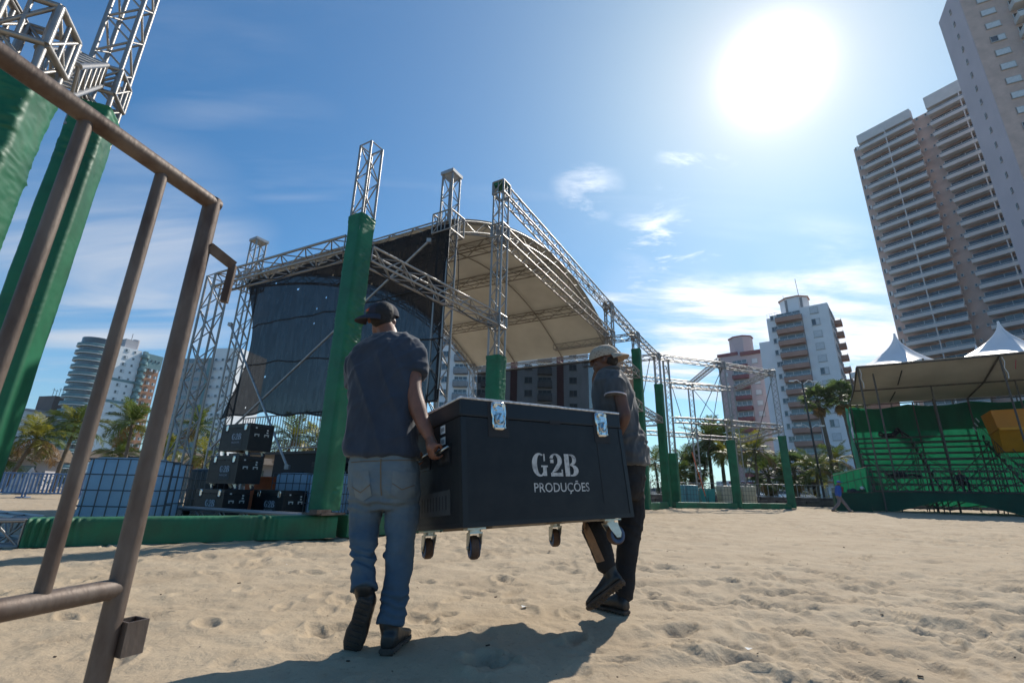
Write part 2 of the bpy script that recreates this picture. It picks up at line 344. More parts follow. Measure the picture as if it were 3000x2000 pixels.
tag(MB().poly([(-3000, -800, -.30), (3000, -800, -.30), (3000, 4500, -.30), (-3000, 4500, -.30)]).build('terrain', M_TERR), kind='structure')
tag(MB().box((60, 51, -.02), (400, 7, .16)).build('pavement', M_PAVE), kind='structure')
tag(MB().box((60, 43.7, -.03), (130, 7.2, .2)).build('lawn', M_LAWN), kind='structure')
tag(MB().poly([(-260, 54.5, -.082), (260, 54.5, -.082), (260, 76, -.082), (-260, 76, -.082)]).build('road', M_ASPH), kind='structure')
mk = MB()
for k in range(-20, 40): mk.box((k * 6, 65, -.078), (3, .14, .004))
tag(mk.build('road_marking', M_WHITE), kind='structure')
tag(MB().box((60, 80, -.02), (400, 7.6, .16)).build('pavement', M_PAVE), kind='structure')
# scattered bits on the sand
M_LEAF = mat('dry_leaf', (0.05, 0.03, 0.018), 0.8, 0, 0.4, 20)
db = MB(); rr = random.Random(12)
for k in range(300):
    y = 1.6 + 16 * rr.random() ** 2; x = (rr.random() * 2 - 1) * (1.05 * y)
    z = sand_z(x, y) + .003; a = rr.random() * 6.28; s = .003 + .008 * rr.random() ** 3
    db.box((x, y, z), (s * 2.2, s, s * .6), Matrix.Rotation(a, 3, 'Z') @ Matrix.Rotation(rr.uniform(-.5, .5), 3, 'X'))
tag(db.build('sand_debris', M_LEAF), 'dark specks of dry leaf and twig scattered on the sand', 'debris', kind='stuff')
# ---------------------------------------------------------------- trusses
E1 = Vector((0.5, 0.866, 0)); E2 = Vector((-0.866, 0.5, 0))
GRID = math.atan2(E1.y, E1.x)
def truss_parts(t, p, q, size, bay=None, rc=.024, rb=.012, fine=True, side=None, sidebraces=4):
    """four chords and zigzag braces from p to q (thing-local); side: horizontal width direction"""
    p, q = Vector(p), Vector(q); d = (q - p); L = d.length; d.normalize()
    a = Vector(side).normalized() if side else d.orthogonal().normalized()
    a = (a - d * a.dot(d)).normalized(); b = d.cross(a); h = size / 2
    bay = bay or size; n = max(2, int(round(L / bay))); st = L / n
    cs = [a * h + b * h, a * -h + b * h, a * -h + b * -h, a * h + b * -h]
    me = UNIT if fine else UNIT2
    for c in cs: rod('chord', p + c, q + c, rc, t, me)
    lac = MB()
    def br(u, v):
        if fine: rod('brace', u, v, rb, t, UNIT)
        else: lac.tube(u, v, rb, 5, cap=False)
    for f in range(sidebraces):
        c0, c1 = cs[f], cs[(f + 1) % 4]
        for i in range(n):
            u0 = p + d * (i * st); u1 = p + d * ((i + 1) * st)
            if (i + f) % 2 == 0: br(u0 + c0, u1 + c1)
            else: br(u0 + c1, u1 + c0)
    for e in (p, q):                       # end frames
        for f in range(4): br(e + cs[f], e + cs[(f + 1) % 4])
    if not fine: lac.build('lacing', M_ALU2, t)['kind'] = 'stuff'
def cover_mesh(t, size, z0, z1, rot, seed, bunch=(), material=None, open_top=True, name='fabric_cover', sleeve=True):
    """stretched fabric sleeve round a tower: rounded square rings with gathered folds"""
    rg = random.Random(seed); rings = []; n = 40; H = z1 - z0; nz = max(30, int(H / (.012 if bunch and H < 7 else .05))); mb = MB()
    for j in range(nz + 1):
        z = z0 + H * j / nz; g = .0
        for (zc, w, amp) in bunch: g += amp * math.exp(-((z - zc) / w) ** 2)
        top = max(0, 1 - (z1 - z) / .28)
        ring = []
        for i in range(n):
            a = 2 * math.pi * (i + .5) / n; ca, sa = math.cos(a), math.sin(a)
            k = (abs(ca) ** 14 + abs(sa) ** 14) ** (-1 / 14.0)
            r = size / 2 * k
            face = int(((a + math.pi / 4) % (2 * math.pi)) // (math.pi / 2))
            nzv = mnoise.noise(Vector((ca * 2.2 + seed, sa * 2.2, z * 17.0 + 3.0 * math.sin(a * 2) )))
            nzl = mnoise.noise(Vector((ca * 1.2 + seed * 3, sa * 1.2, z * 2.2)))
            uu = (a * 4 / math.pi) % 2; rid = 1 - abs(mnoise.noise(Vector((uu * .9 + face * 5 + seed, z * 11.0 + uu * 1.4 * math.sin(z * 2.1 + seed), 1.5)))) * 2.2; rid2 = 1 - abs(mnoise.noise(Vector((uu * 1.3 + face * 7, z * 23.0 - uu * 2.2 * math.sin(z * 1.3 + seed), 4.5)))) * 2.0
            fold = max(0, rid) ** 2 * .75 + max(0, rid2) ** 2 * .4 + .25 * nzv - .4
            r += (g * (.25 + 1.1 * (face % 2)) + .0012) * fold + .006 * nzl + top * (.018 + .012 * mnoise.noise(Vector((ca * 3, sa * 3, z * 22 + seed))))
            ring.append(Vector((r * ca, r * sa, z)))
        rings.append(ring)
    M = Matrix.Rotation(rot, 3, 'Z'); rings = [[M @ v for v in r] for r in rings]
    mb.loft(rings, cap=False); return mb.build(name, material or M_GREEN, t)
GT = 'truss towers of the event frame'; GB = 'truss beams of the event frame'
def tower(label, xy, top, z0=0.0, size=.29, cover=None, fine=True, rot=None, bunch=(), seed=1, plate=True, bay=None, group=GT, covsize=None):
    t = thing('truss_tower', label, 'truss tower', (xy[0], xy[1], z0), 0, group)
    rot = GRID if rot is None else rot; sd = Vector((math.cos(rot), math.sin(rot), 0))
    b0 = 0.03 if plate else 0
    b1 = (cover - z0 - .35) if cover else b0
    truss_parts(t, (0, 0, b1), (0, 0, top - z0), size, bay or size * 1.25, fine=fine, side=sd, rc=.025 if fine else .03, rb=.013 if fine else .015)
    if plate: MB().box((0, 0, .015), (size + .16, size + .16, .03), Matrix.Rotation(rot, 3, 'Z')).build('base_plate', M_RUST, t)
    if cover: cover_mesh(t, covsize or size + .075, .06, cover - z0, rot, seed, bunch)
    return t
def beam(label, p, q, size=.29, fine=True, bay=None, group=GB, name='truss_beam', cat='truss beam'):
    p, q = Vector(p), Vector(q); t = thing(name, label, cat, p, 0, group)
    truss_parts(t, (0, 0, 0), q - p, size, bay or size * 1.15, fine=fine, side=(0, 0, 1), rc=.025 if fine else .03, rb=.013 if fine else .015)
    return t
def sleeve(t, z, size, h, rot, mat_=None, name='corner_block'):
    s = size / 2; r = .026
    M = Matrix.Rotation(rot, 3, 'Z'); mb = MB()
    for sz in (-1, 1):
        for k in range(4):
            a = M @ Vector(((s, s), (-s, s), (-s, -s), (s, -s))[k] + (0,)); b = M @ Vector(((s, s), (-s, s), (-s, -s), (s, -s))[(k + 1) % 4] + (0,))
            mb.tube(a + Vector((0, 0, z + sz * h / 2)), b + Vector((0, 0, z + sz * h / 2)), r, 6)
    for k in range(4):
        a = M @ Vector(((s, s), (-s, s), (-s, -s), (s, -s))[k] + (0,)); b = M @ Vector(((s, s), (-s, s), (-s, -s), (s, -s))[(k + 1) % 4] + (0,))
        mb.tube(a + Vector((0, 0, z - h / 2)), a + Vector((0, 0, z + h / 2)), r, 6)
        mb.tube(a + Vector((0, 0, z - h / 2)), b + Vector((0, 0, z + h / 2)), r * .55, 6)
        for f in ((.5,) if name == 'corner_block' else (.3, .5, .7)):
            c = a.lerp(b, f); mb.tube(c + Vector((0, 0, z - h / 2)), c + Vector((0, 0, z + h / 2)), r * .6, 6)
    return mb.build(name, M_ALU, t)
ZB = .33                                                       # top of the ground beams
pC = (-2.84, 7.75); pD = (-.37, 11.0); pF1 = (4.2, 19.3); pF2 = (6.4, 23.3); pF3 = (8.6, 27.0); pE4 = (13.2, 28.7); pE5 = (17.35, 30.5)
pTL = (-6.72, 9.9); pS1 = Vector((-1.9, 12, 0)); pR1 = Vector((5.5, 24.8, 0)); pL2 = Vector((-9.77, 16.2, 0)); pLF = pL2 + pR1 - pS1
tw = tower('green wrapped truss tower standing on the green ground beam, its bare silver top poking up', pC, 7.12, .34, cover=5.52, seed=2, covsize=.35,
           bunch=((4.25, .35, .014), (3.0, .6, .026), (2.2, .3, .022), (5.3, .2, .020), (.35, .15, .014)))
MB().box((.02, -.2, .05), (.26, .16, .06), Matrix.Rotation(GRID, 3, 'Z')).build('foot_bracket', M_RUST, tw)
tower('bare silver truss tower left of the stage, carrying the near roof-high beam', pTL, 5.25, 0, size=.33)
tD = tower('tall truss tower right of the stage front, green wrapped below, beams at its head', pD, 8.72, 0, cover=P(1444, 1045, 11).z, seed=4, bunch=((3.2, .5, .011), (1.8, .6, .012), (3.9, .2, .012)))
sleeve(tD, 8.5, .34, .36, GRID); sleeve(tD, 7.2, .34, .36, GRID); sleeve(tD, 4.7, .33, .3, GRID)
hb = MB().box((0, 0, 8.64), (.335, .335, .11), Matrix.Rotation(GRID, 3, 'Z')).build('green_tape', M_GREEN, tD)
t = tower('bare truss tower in the right beam line behind the capped carrier', pF1, 8.7, 0, cover=3.6, fine=False, seed=5); sleeve(t, 8.5, .34, .36, GRID); sleeve(t, 7.2, .34, .36, GRID)
t = tower('slim green wrapped tower just right of the capped carrier', pF2, 8.7, 0, cover=P(1872, 1024, 23.3).z, fine=False, seed=6, size=.3, covsize=.42, bunch=((5, .5, .008), (2, .7, .008))); sleeve(t, 8.5, .36, .36, GRID)
t = tower('green wrapped corner tower where the far beams turn right', pF3, 8.7, 0, cover=P(1925, 1126, 27).z, fine=False, seed=7, size=.3, covsize=.44, bunch=((4, .5, .008),)); sleeve(t, 8.5, .36, .36, GRID)
tower('bare truss tower with a low green wrap beside the far corner tower', (9.35, 27.7), 8.6, 0, cover=P(1955, 1327, 27.7).z, fine=False, seed=8, size=.3, covsize=.44)
t = tower('far truss tower, green below and bare above, in the middle of the right bay', pE4, 8.7, 0, cover=P(2150, 1290, 28.7).z, fine=False, seed=9, size=.32, covsize=.46); sleeve(t, 8.5, .4, .4, GRID); sleeve(t, 4.9, .4, .4, GRID)
t = tower('rightmost green footed truss tower of the far frame', pE5, 8.7, 0, cover=P(2290, 1277, 30.5).z, fine=False, seed=10, size=.32, covsize=.46); sleeve(t, 8.5, .36, .36, GRID)
tower('slender bare truss tower farthest back in front of the palms', (14.3, 37.0), 9.3, 0, fine=False, size=.34)
tower('bare truss tower behind the half green one in front of the maroon tower block', (18.3, 38.5), 9.4, 0, fine=False, size=.36)
def b3(xy, z): return Vector((xy[0], xy[1], z))
def off(a, b, d): a = Vector(a); b = Vector(b); return a + (b - a).normalized() * d
beam('near beam from the green tower back to the left bare tower', off(b3(pC, 4.98), b3(pTL, 5.1), .2), off(b3(pTL, 5.1), b3(pC, 4.98), .18), size=.31)
beam('near beam from the green tower right to the tall truss tower', off(b3(pC, 4.85), b3(pD, 4.72), .2), off(b3(pD, 4.72), b3(pC, 4.85), .16))
beam('top beam running from the tall truss tower towards the right', off(b3(pD, 8.5), b3(pF1, 8.5), .18), off(b3(pF1, 8.5), b3(pD, 8.5), .2), fine=True)
beam('top beam between the carrier tower and the slim green tower', off(b3(pF1, 8.5), b3(pF2, 8.5), .2), off(b3(pF2, 8.5), b3(pF1, 8.5), .2), fine=False)
beam('top beam reaching the far corner tower', off(b3(pF2, 8.5), b3(pF3, 8.5), .2), off(b3(pF3, 8.5), b3(pF2, 8.5), .2), fine=False)
beam('lower beam running from the tall truss tower under the top beam', off(b3(pD, 7.2), b3(pF1, 7.2), .18), off(b3(pF1, 7.2), b3(pD, 7.2), .2), fine=True)
beam('mid beam ending at the slim green tower', off(b3(pF1, 6.5), b3(pF2, 6.4), .2), off(b3(pF2, 6.4), b3(pF1, 6.5), .24), fine=False, size=.34)
beam('low beam left of the slim green tower', off(b3(pF1, 4.9), b3(pF2, 4.75), .2), off(b3(pF2, 4.75), b3(pF1, 4.9), .24), fine=False, size=.4)
beam('low beam between the slim green tower and the corner tower', off(b3(pF2, 4.75), b3(pF3, 4.7), .24), off(b3(pF3, 4.7), b3(pF2, 4.75), .24), fine=False)
beam('top beam of the right bay from the corner tower to the middle tower', off(b3(pF3, 8.5), b3(pE4, 8.5), .2), off(b3(pE4, 8.5), b3(pF3, 8.5), .2), fine=False)
beam('top beam of the right bay ending at the rightmost tower', off(b3(pE4, 8.5), b3(pE5, 8.5), .2), off(b3(pE5, 8.5), b3(pE4, 8.5), .2), fine=False)
beam('second beam down in the right bay', off(b3(pF3, 6.85), b3(pE4, 7.0), .8), off(b3(pE4, 7.0), b3(pF3, 6.85), .2), fine=False)
beam('third beam down in the right bay', off(b3(pF3, 4.8), b3(pE4, 4.9), .9), off(b3(pE4, 4.9), b3(pF3, 4.8), .22), fine=False)
beam('lowest beam reaching the rightmost tower', off(b3(pE4, 4.9), b3(pE5, 4.95), .22), off(b3(pE5, 4.95), b3(pE4, 4.9), .2), fine=False)
beam('beam joining the farthest tower to the middle tower head', off(b3((14.3, 37.0), 9.1), b3(pE4, 8.9), .2), off(b3(pE4, 8.9), b3((14.3, 37.0), 9.1), .3), fine=False)
beam('rear high beam behind the corner tower', (6.9, 34.5, 9.2), (14.1, 36.9, 9.2), fine=False)
beam('rear low beam behind the right bay, left of the farthest tower', (7.6, 34.6, 5.05), (14.1, 36.8, 5.05), fine=False)
beam('rear low beam right of the farthest tower', (14.5, 37.1, 5.0), (18.1, 38.3, 5.0), fine=False)
beam('rear high beam between the two rear towers', (14.5, 37.1, 9.1), (18.1, 38.4, 9.1), fine=False)
beam('low slanting beam behind the rightmost tower', (18.5, 38.2, 4.9), (17.6, 30.9, 4.9), fine=False)
beam('high slanting beam behind the rightmost tower', (18.5, 38.2, 9.1), (17.5, 30.8, 8.75), fine=False)
for k, (c, z, nm) in enumerate(((pF2, 8.5, 'short top beam leaving the slim green tower for the stage'), (pF3, 8.5, 'short top beam leaving the corner tower for the left'), (pF2, 4.7, 'short low beam leaving the slim green tower'), (pF3, 4.6, 'short low beam leaving the corner tower'))):
    c = b3(c, z); beam(nm, c + E2 * .25, c + E2 * (4.6 if k < 2 else 3.6), fine=False)
# ground beams wrapped in green
def ground_beam(label, p, q, size=.30, seed=3, bunches=(), skirt=0.0):
    p, q = Vector((*p, 0)), Vector((*q, 0)); t = thing('ground_beam', label, 'ground beam', p, 0, 'green wrapped ground beams')
    d = (q - p); L = d.length; d.normalize(); nrm = Vector((d.y, -d.x, 0))
    rings = []; n = int(L / .013)
    for i in range(n + 1):
        s = L * i / n; g = .0004 + .0008 * abs(mnoise.noise(Vector((s * .9, seed, 0))))
        for (sc, w, a) in bunches: g += a * math.exp(-((s - sc) / w) ** 2)
        ring = []
        prof = [(-.165, .012), (-.168, .10), (-.166, .20), (-.165, .28), (-.155, .318), (-.12, .33), (0, .332), (.12, .33), (.155, .318), (.165, .28), (.166, .2), (.168, .1), (.175, .012)]
        for k, (w, z) in enumerate(prof):
            low = max(0, 1 - z / .33)
            f = math.sin(s * 85 + 3 * mnoise.noise(Vector((s * 4, seed + 2, 0)))) * .6 + mnoise.noise(Vector((s * 26, z * 4, seed)))
            f2 = mnoise.noise(Vector((s * 2.0, z * 3, seed + 9)))
            zz = z
            if z < .05: zz = max(.004, z + .012 * mnoise.noise(Vector((s * 1.5, 0, seed))))
            ring.append(p * 0 + d * s + nrm * (w * (1 + (g * 16 * f * (1.25 - .75 * low)) + .03 * f2)) + Vector((0, 0, zz + (g * f * .5 if z > .25 else 0))))
        rings.append(ring)
    mb = MB(); m = len(prof); vs = [v for r in rings for v in r]
    mb.add(vs, [(j * m + i, j * m + i + 1, (j + 1) * m + i + 1, (j + 1) * m + i) for j in range(n) for i in range(m - 1)], 0, True)
    mb.add(rings[0], [tuple(range(m))]); mb.add(rings[-1], [tuple(range(m - 1, -1, -1))])
    mb.build('fabric_cover', M_GREENB, t)
    return t, d, L
gbL, gd, gL = ground_beam('long green wrapped beam lying on the sand left of the carriers', (-5.66, 6.02), (-2.70, 7.88), seed=3, bunches=((.12, .22, .012), (.35, .15, .008), (2.45, .10, .010), (2.62, .12, .006), (3.3, .08, .004)))
truss_parts(gbL, (-.02 * gd.x, -.02 * gd.y, .165), Vector((0, 0, .165)) - gd * 1.6, .28, fine=True, side=(0, 0, 1))
ground_beam('green wrapped ground beam behind the big case', (-2.62, 7.95), (-.45, 10.85), seed=5)
ground_beam('far green ground beam right of the capped carrier', (6.55, 23.55), (8.4, 26.7), seed=6)
ground_beam('far green ground beam below the middle truss tower', (9.0, 27.15), (13.0, 28.6), seed=7)
ground_beam('far green ground beam ending at the rightmost tower', (13.4, 28.8), (17.1, 30.4), seed=8)
beam('bare truss lying on the sand in front of the stacked cases', (-3.0, 7.98, .17), (-6.52, 9.72, .17), size=.28, name='ground_truss', group='bare trusses on the sand')
beam('bare truss lying on the sand left of the blue tanks', (-5.95, 6.3, .17), (-10.4, 8.9, .17), size=.28, name='ground_truss', group='bare trusses on the sand')
# near left towers
pB = (-4.86, 4.45); pA = (-3.63, 2.72)
tB = tower('tall green wrapped tower at the left edge, second from the left, bare truss rising above', pB, 9.0, 0, cover=P(290, 330, 4.45).z, seed=12, size=.29, covsize=.34, rot=R(24), bay=.26,
           bunch=((4.9, .6, .017), (4.2, .25, .013), (5.6, .12, .016), (2.4, .25, .006), (3.2, .2, .004)))
sleeve(tB, P(290, 330, 4.45).z + .36, .33, .34, R(24))
tA = tower('tall green wrapped tower at the left picture edge, leftmost', pA, P(150, 130, 2.75).z + .25, 0, cover=P(170, 245, 2.75).z, seed=13, size=.29, covsize=.36, rot=R(24),
           bunch=((3.3, .5, .018), (2.75, .3, .015), (2.0, .6, .014)))
zA = P(150, 130, 2.75).z
sleeve(tA, zA + .05, .33, .36, R(24))
bl = beam('beam crossing from the leftmost green tower up out of the picture', (pA[0] - .12, pA[1] - .25, zA + .15), (pA[0] - 1.3, pA[1] - 3.2, zA + .2), size=.29)
beam('short sleeve truss joining the two tall green towers', (pA[0] - .04, pA[1] + .24, zA - .05), (pB[0] + .05, pB[1] - .26, P(290, 330, 4.45).z + .36), size=.24, bay=.2)
# ---------------------------------------------------------------- stage
M_MEMB = mat('canvas_roof', (0.62, 0.605, 0.555), 0.75, 0, 0.10, 0.5, 0.15, 3, trans=0.13)
M_PURL = mat('purlin_metal', (0.27, 0.245, 0.21), 0.6, 0.3, 0.15, 4)
def net_material(name, col, alpha, fold=9.0):
    m = bpy.data.materials.new(name); m.use_nodes = True; t = m.node_tree; n = t.nodes; l = t.links
    b = n['Principled BSDF']; b.inputs['Base Color'].default_value = (*col, 1); b.inputs['Roughness'].default_value = 0.9; b.inputs['Specular IOR Level'].default_value = 0.1
    tcn = n.new('ShaderNodeTexCoord'); mp = n.new('ShaderNodeMapping'); mp.inputs['Scale'].default_value = (1, 1, .22); l.new(tcn.outputs['Object'], mp.inputs[0])
    ns = n.new('ShaderNodeTexNoise'); ns.inputs['Scale'].default_value = fold; ns.inputs['Detail'].default_value = 5; l.new(mp.outputs[0], ns.inputs['Vector'])
    mr = n.new('ShaderNodeMapRange'); mr.inputs[1].default_value = .3; mr.inputs[2].default_value = .7; mr.inputs[3].default_value = alpha - .014; mr.inputs[4].default_value = min(1, alpha + .014); l.new(ns.outputs['Fac'], mr.inputs[0])
    tp = n.new('ShaderNodeBsdfTransparent'); mx = n.new('ShaderNodeMixShader'); l.new(mr.outputs[0], mx.inputs[0]); l.new(tp.outputs[0], mx.inputs[1]); l.new(b.outputs[0], mx.inputs[2])
    l.new(mx.outputs[0], n['Material Output'].inputs[0]); return m
M_NET = net_material('black_shade_net', (0.016, 0.017, 0.02), 0.935)
M_NET2 = net_material('black_shade_net_rear', (0.016, 0.017, 0.02), 0.86, 4)
uA = (pL2 - pS1).normalized(); LA = (pL2 - pS1).length; uB = (pR1 - pS1).normalized(); LB = (pR1 - pS1).length
ZE = 7.95; RISE = 2.12
def roof_pt(s, v, dz=0.0):
    return pS1 + uA * (s * LA) + uB * (v * LB) + Vector((0, 0, ZE + RISE * 4 * v * (1 - v) + dz))
rf = thing('stage_roof', 'arched stage roof with beige canvas on silver arch trusses', 'stage roof', (pS1.x, pS1.y, 0))
mb = MB()
def sag(u, v): return -.05 * math.sin(math.pi * ((u * 3) % 1)) * math.sin(math.pi * v)
mb.grid(lambda u, v: roof_pt(u * 1.03 - .015, v, .22 + sag(u, v)), 24, 40)
mb.grid(lambda u, v: roof_pt(1.015 - u * 1.03, v, .20 + sag(1 - u, v)), 24, 40)
cv = mb.build('canvas', M_MEMB, rf, True)
def arch_truss(s, name='arch_truss'):
    n = 26; mb = MB(); prs = []
    for k in range(n + 1):
        v = k / n; prs.append([roof_pt(s, v, dz) + uA * w for dz, w in ((.14, .14), (.14, -.14), (-.24, -.14), (-.24, .14))])
    for k in range(n):
        for c in range(4):
            mb.tube(prs[k][c], prs[k + 1][c], .026, 6, cap=False)
            a, b = (c, (c + 1) % 4) if k % 2 else ((c + 1) % 4, c)
            mb.tube(prs[k][a], prs[k + 1][b], .014, 5, cap=False)
    return mb.build(name, M_ALU, rf, True)
arch_truss(0.0); arch_truss(1.0)
def line_truss(p, q, name, size=.32, bay=.45, m=None, rc=.026):
    mb = MB(); d = (q - p); L = d.length; d.normalize(); a = Vector((0, 0, 1)); b = d.cross(a); h = size / 2; n = int(L / bay)
    cs = [a * h + b * h, a * -h + b * h, a * -h + b * -h, a * h + b * -h]
    for c in cs: mb.tube(p + c, q + c, rc, 6)
    for f in range(4):
        for i in range(n):
            x, y = (cs[f], cs[(f + 1) % 4]) if (i + f) % 2 else (cs[(f + 1) % 4], cs[f])
            mb.tube(p + d * (L * i / n) + x, p + d * (L * (i + 1) / n) + y, .014, 5, cap=False)
    return mb.build(name, m or M_ALU, rf, True)
line_truss(roof_pt(.025, 0), roof_pt(.985, 0), 'eave_truss'); line_truss(roof_pt(.0, 1, -.1), roof_pt(1.0, 1, -.1), 'eave_truss')
for v in (.26, .50, .76): line_truss(roof_pt(.02, v, -.08), roof_pt(.98, v, -.08), 'purlin_truss', .38, .5, M_PURL)
for s in (.33, .67):
    MB().path([roof_pt(s, v / 20, .13) for v in range(21)], .03, 6).build('rib_tube', M_PURL, rf, True)
def stage_tower(label, xy, top, size=.36, fine=True, block=True):
    t = thing('stage_tower', label, 'truss tower', (xy[0], xy[1], 0), 0, 'stage roof towers')
    truss_parts(t, (0, 0, .03), (0, 0, top), size, size * 1.15, fine=fine, side=uB, rc=.032, rb=.015)
    MB().box((0, 0, .015), (.7, .7, .03), Matrix.Rotation(GRID, 3, 'Z')).build('base_plate', M_GALV, t)
    if block:
        sleeve(t, ZE, size + .28, .62, GRID, name='sleeve_block')
    MB().box((0, 0, top + .05), (size + .12, size + .1, .1), Matrix.Rotation(GRID, 3, 'Z')).build('head_plate', M_GALV, t)
    return t
stage_tower('front stage tower with a sleeve block, right end of the black net', pS1, 9.62)
stage_tower('left stage tower with a small head plate, at the left edge of the black net', pL2, 9.6, .38)
stage_tower('rear right stage tower under the end of the arched roof', pR1, 8.2, .36, False, False)
stage_tower('rear left stage tower seen under the canvas', pLF, 8.2, .36, False, False)
# nets
nf = thing('shade_net', 'torn black shade net hanging across the left front of the stage', 'shade net', (pL2.x, pL2.y, 2.8))
mb = MB(); NU, NV = 150, 90; pts = {}
nvec = uB * -1
def net_pt(u, v):
    s = u * (LA - .02) + .25; zt = 7.86; zb = 2.83 + .10 * math.sin(u * 9) - .35 * max(0, .12 - u) / .12 * 0 + .05 * math.sin(u * 31)
    z = zb + (zt - zb) * v
    pull = (.75 * math.sin(v * math.pi) ** 1.2) * (1 - u) ** 5
    s += pull + .25 * (1 - v) * 0
    fold = .10 * mnoise.noise(Vector((u * 13, v * 1.2, 2))) + .05 * mnoise.noise(Vector((u * 40, v * 3 + u * 6, 5))) * (1 - .5 * v)
    return pL2 - uA * s + nvec * (.22 + fold) + Vector((0, 0, z))
mb.grid(net_pt, NU, NV)
rgh = random.Random(5); keep = []
holes = [(rgh.uniform(.05, .75), rgh.uniform(.05, .95), rgh.randint(1, 2)) for _ in range(13)]
hs_ = set()
for (hu, hv, w) in holes:
    i = int(hu * NU); j = int(hv * NV)
    for k in range(w): hs_.add(j * NU + min(i + k, NU - 1))
mb.f = [f for k, f in enumerate(mb.f) if k not in hs_]; mb.m = mb.m[:len(mb.f)]; mb.sm = mb.sm[:len(mb.f)]
netp = mb.build('net', M_NET, nf, True)
for vv in (.0, .33, .62):
    MB().path([net_pt(k / 60, vv) + nvec * .02 for k in range(61)], .022 if vv else .03, 5).build('hem_seam', M_INK, nf, True)
nr_ = thing('shade_net', 'dark shade net closing the rear of the stage, apartment block showing through', 'shade net', (pLF.x, pLF.y, 1))
MB().grid(lambda u, v: pLF + (pR1 - pLF) * (.04 + u * .93) + uB * -.1 + Vector((0, 0, 1.0 + 6.75 * v)) + uB * (.08 * mnoise.noise(Vector((u * 9, v * 2, 0)))), 40, 20).build('net', M_NET2, nr_, True)
def fpl(s, z, o=.3): return pL2 - uA * s + nvec * o + Vector((0, 0, z))
for lab, a, b in (('long diagonal brace tube rising right across the black net', fpl(.35, 1.85, .42), fpl(8.62, 7.35, .42)), ('steep brace tube crossing the long one in front of the black net', fpl(.15, 6.1, .5), fpl(4.3, 1.25, .5))):
    t = thing('brace_tube', lab, 'brace', a); MB().tube(a, b, .035, 8).build('tube', M_GALV, t, True)
    for e in (a, b): MB().box(e, (.12, .12, .12)).build('clamp', M_GALV, t, True)
# deck with its railing
dk = thing('stage_deck', 'dark raised stage deck behind the stacked cases', 'stage', (-9.7, 17.0, 0), math.atan2(-.5, .866))
MB().box((5.6, 3.6, .855), (6.4, 7.2, 1.71)).build('skirt', M_INK, dk); MB().box((4.35, 3.6, 1.75), (8.9, 7.3, .08)).build('deck_board', M_IRON, dk)
for _x in (.2, 1.2, 2.1): MB().tube((_x, .4, 0), (_x, .4, 1.71), .04, 8).build('deck_leg', M_GALV, dk)
rl = thing('stage_railing', 'pale bar railing on the edge of the stage deck', 'railing', (-9.7, 17.0, 1.79), math.atan2(-.5, .866))
for z in (.12, 1.22): MB().tube((0.1, .12, z), (8.0, .12, z), .022, 8).build('rail', M_GALV, rl)
for k in range(56): rod('bar', (.1 + k * 7.8 / 55, .12, 0 if k % 11 == 0 else .12), (.1 + k * 7.8 / 55, .12, 1.22), .013 if k % 11 else .022, rl, UNIT)

# ---------------------------------------------------------------- foreground crowd barrier
bar = thing('crowd_barrier', 'rusty galvanised pipe barrier close up at the left', 'barrier', (-.9, 1.1, 0))
bx = Vector((-.662, .90, 0)); bd = Vector((-.227, -.974, 0)); zt = 1.335; zr = .578
bar.location = (bx.x, bx.y, 0)
def bp(s, z): return bx + bd * s + Vector((0, 0, z))
rT = .0165
MB().tube(bp(0, -.02), bp(0, zt + .010), rT * 1.02, 24).tube(bp(-.012, zt), bp(1.7, zt), rT, 24).build('frame_tube', M_RUST, bar, True)
MB().tube(bp(.0, zr), bp(1.7, zr), .0160, 20).build('lower_rail', M_RUST, bar, True)
for s_ in (.118, .258, .40, .54, .68, .82): MB().tube(bp(s_, zr), bp(s_, zt), .0105, 18).build('bar', M_RUST, bar, True)
hk = MB(); side = Vector((.974, -.227, 0)); fwd = bd * -1
c0 = P(612, 722, .905); c1 = P(683, 778, .955); c2 = P(656, 885, .955)
def strip(mb, a, b, w, th):
    d = (b - a).normalized(); n_ = d.cross(Vector((.3, -.95, 0))).normalized(); m_v = d.cross(n_)
    vs = [];
    for p_ in (a, b):
        for i_, j_ in ((-1, -1), (1, -1), (1, 1), (-1, 1)): vs.append(p_ + n_ * (w / 2 * i_) + m_v * (th / 2 * j_))
    mb.add(vs, ((3, 2, 1, 0), (4, 5, 6, 7), (0, 1, 5, 4), (1, 2, 6, 5), (2, 3, 7, 6), (3, 0, 4, 7)))
strip(hk, c0, c1, .019, .014); strip(hk, c1, c2, .0135, .0145)
hk.build('hook_bracket', M_RUST, bar, True)
q0 = P(372, 1862, .925); bxm = MB()
for k, (u, v, w_, h_) in enumerate(((-.5, 0, .004, .05), (.5, 0, .004, .05), (0, .5, .03, .004), (0, -.5, .03, .004))):
    pass
Ms = Matrix.Rotation(math.atan2(side.y, side.x) - .2, 3, 'Z')
for dx_, dy_, sx_, sy_ in ((-.0185, 0, .003, .034), (.0185, 0, .003, .034), (0, .0155, .034, .003), (0, -.0155, .034, .003)):
    bxm.box(q0 + Ms @ Vector((dx_ + .004, dy_, 0)), (sx_, sy_, .052), Ms)
bxm.build('socket', M_RUST, bar, True)
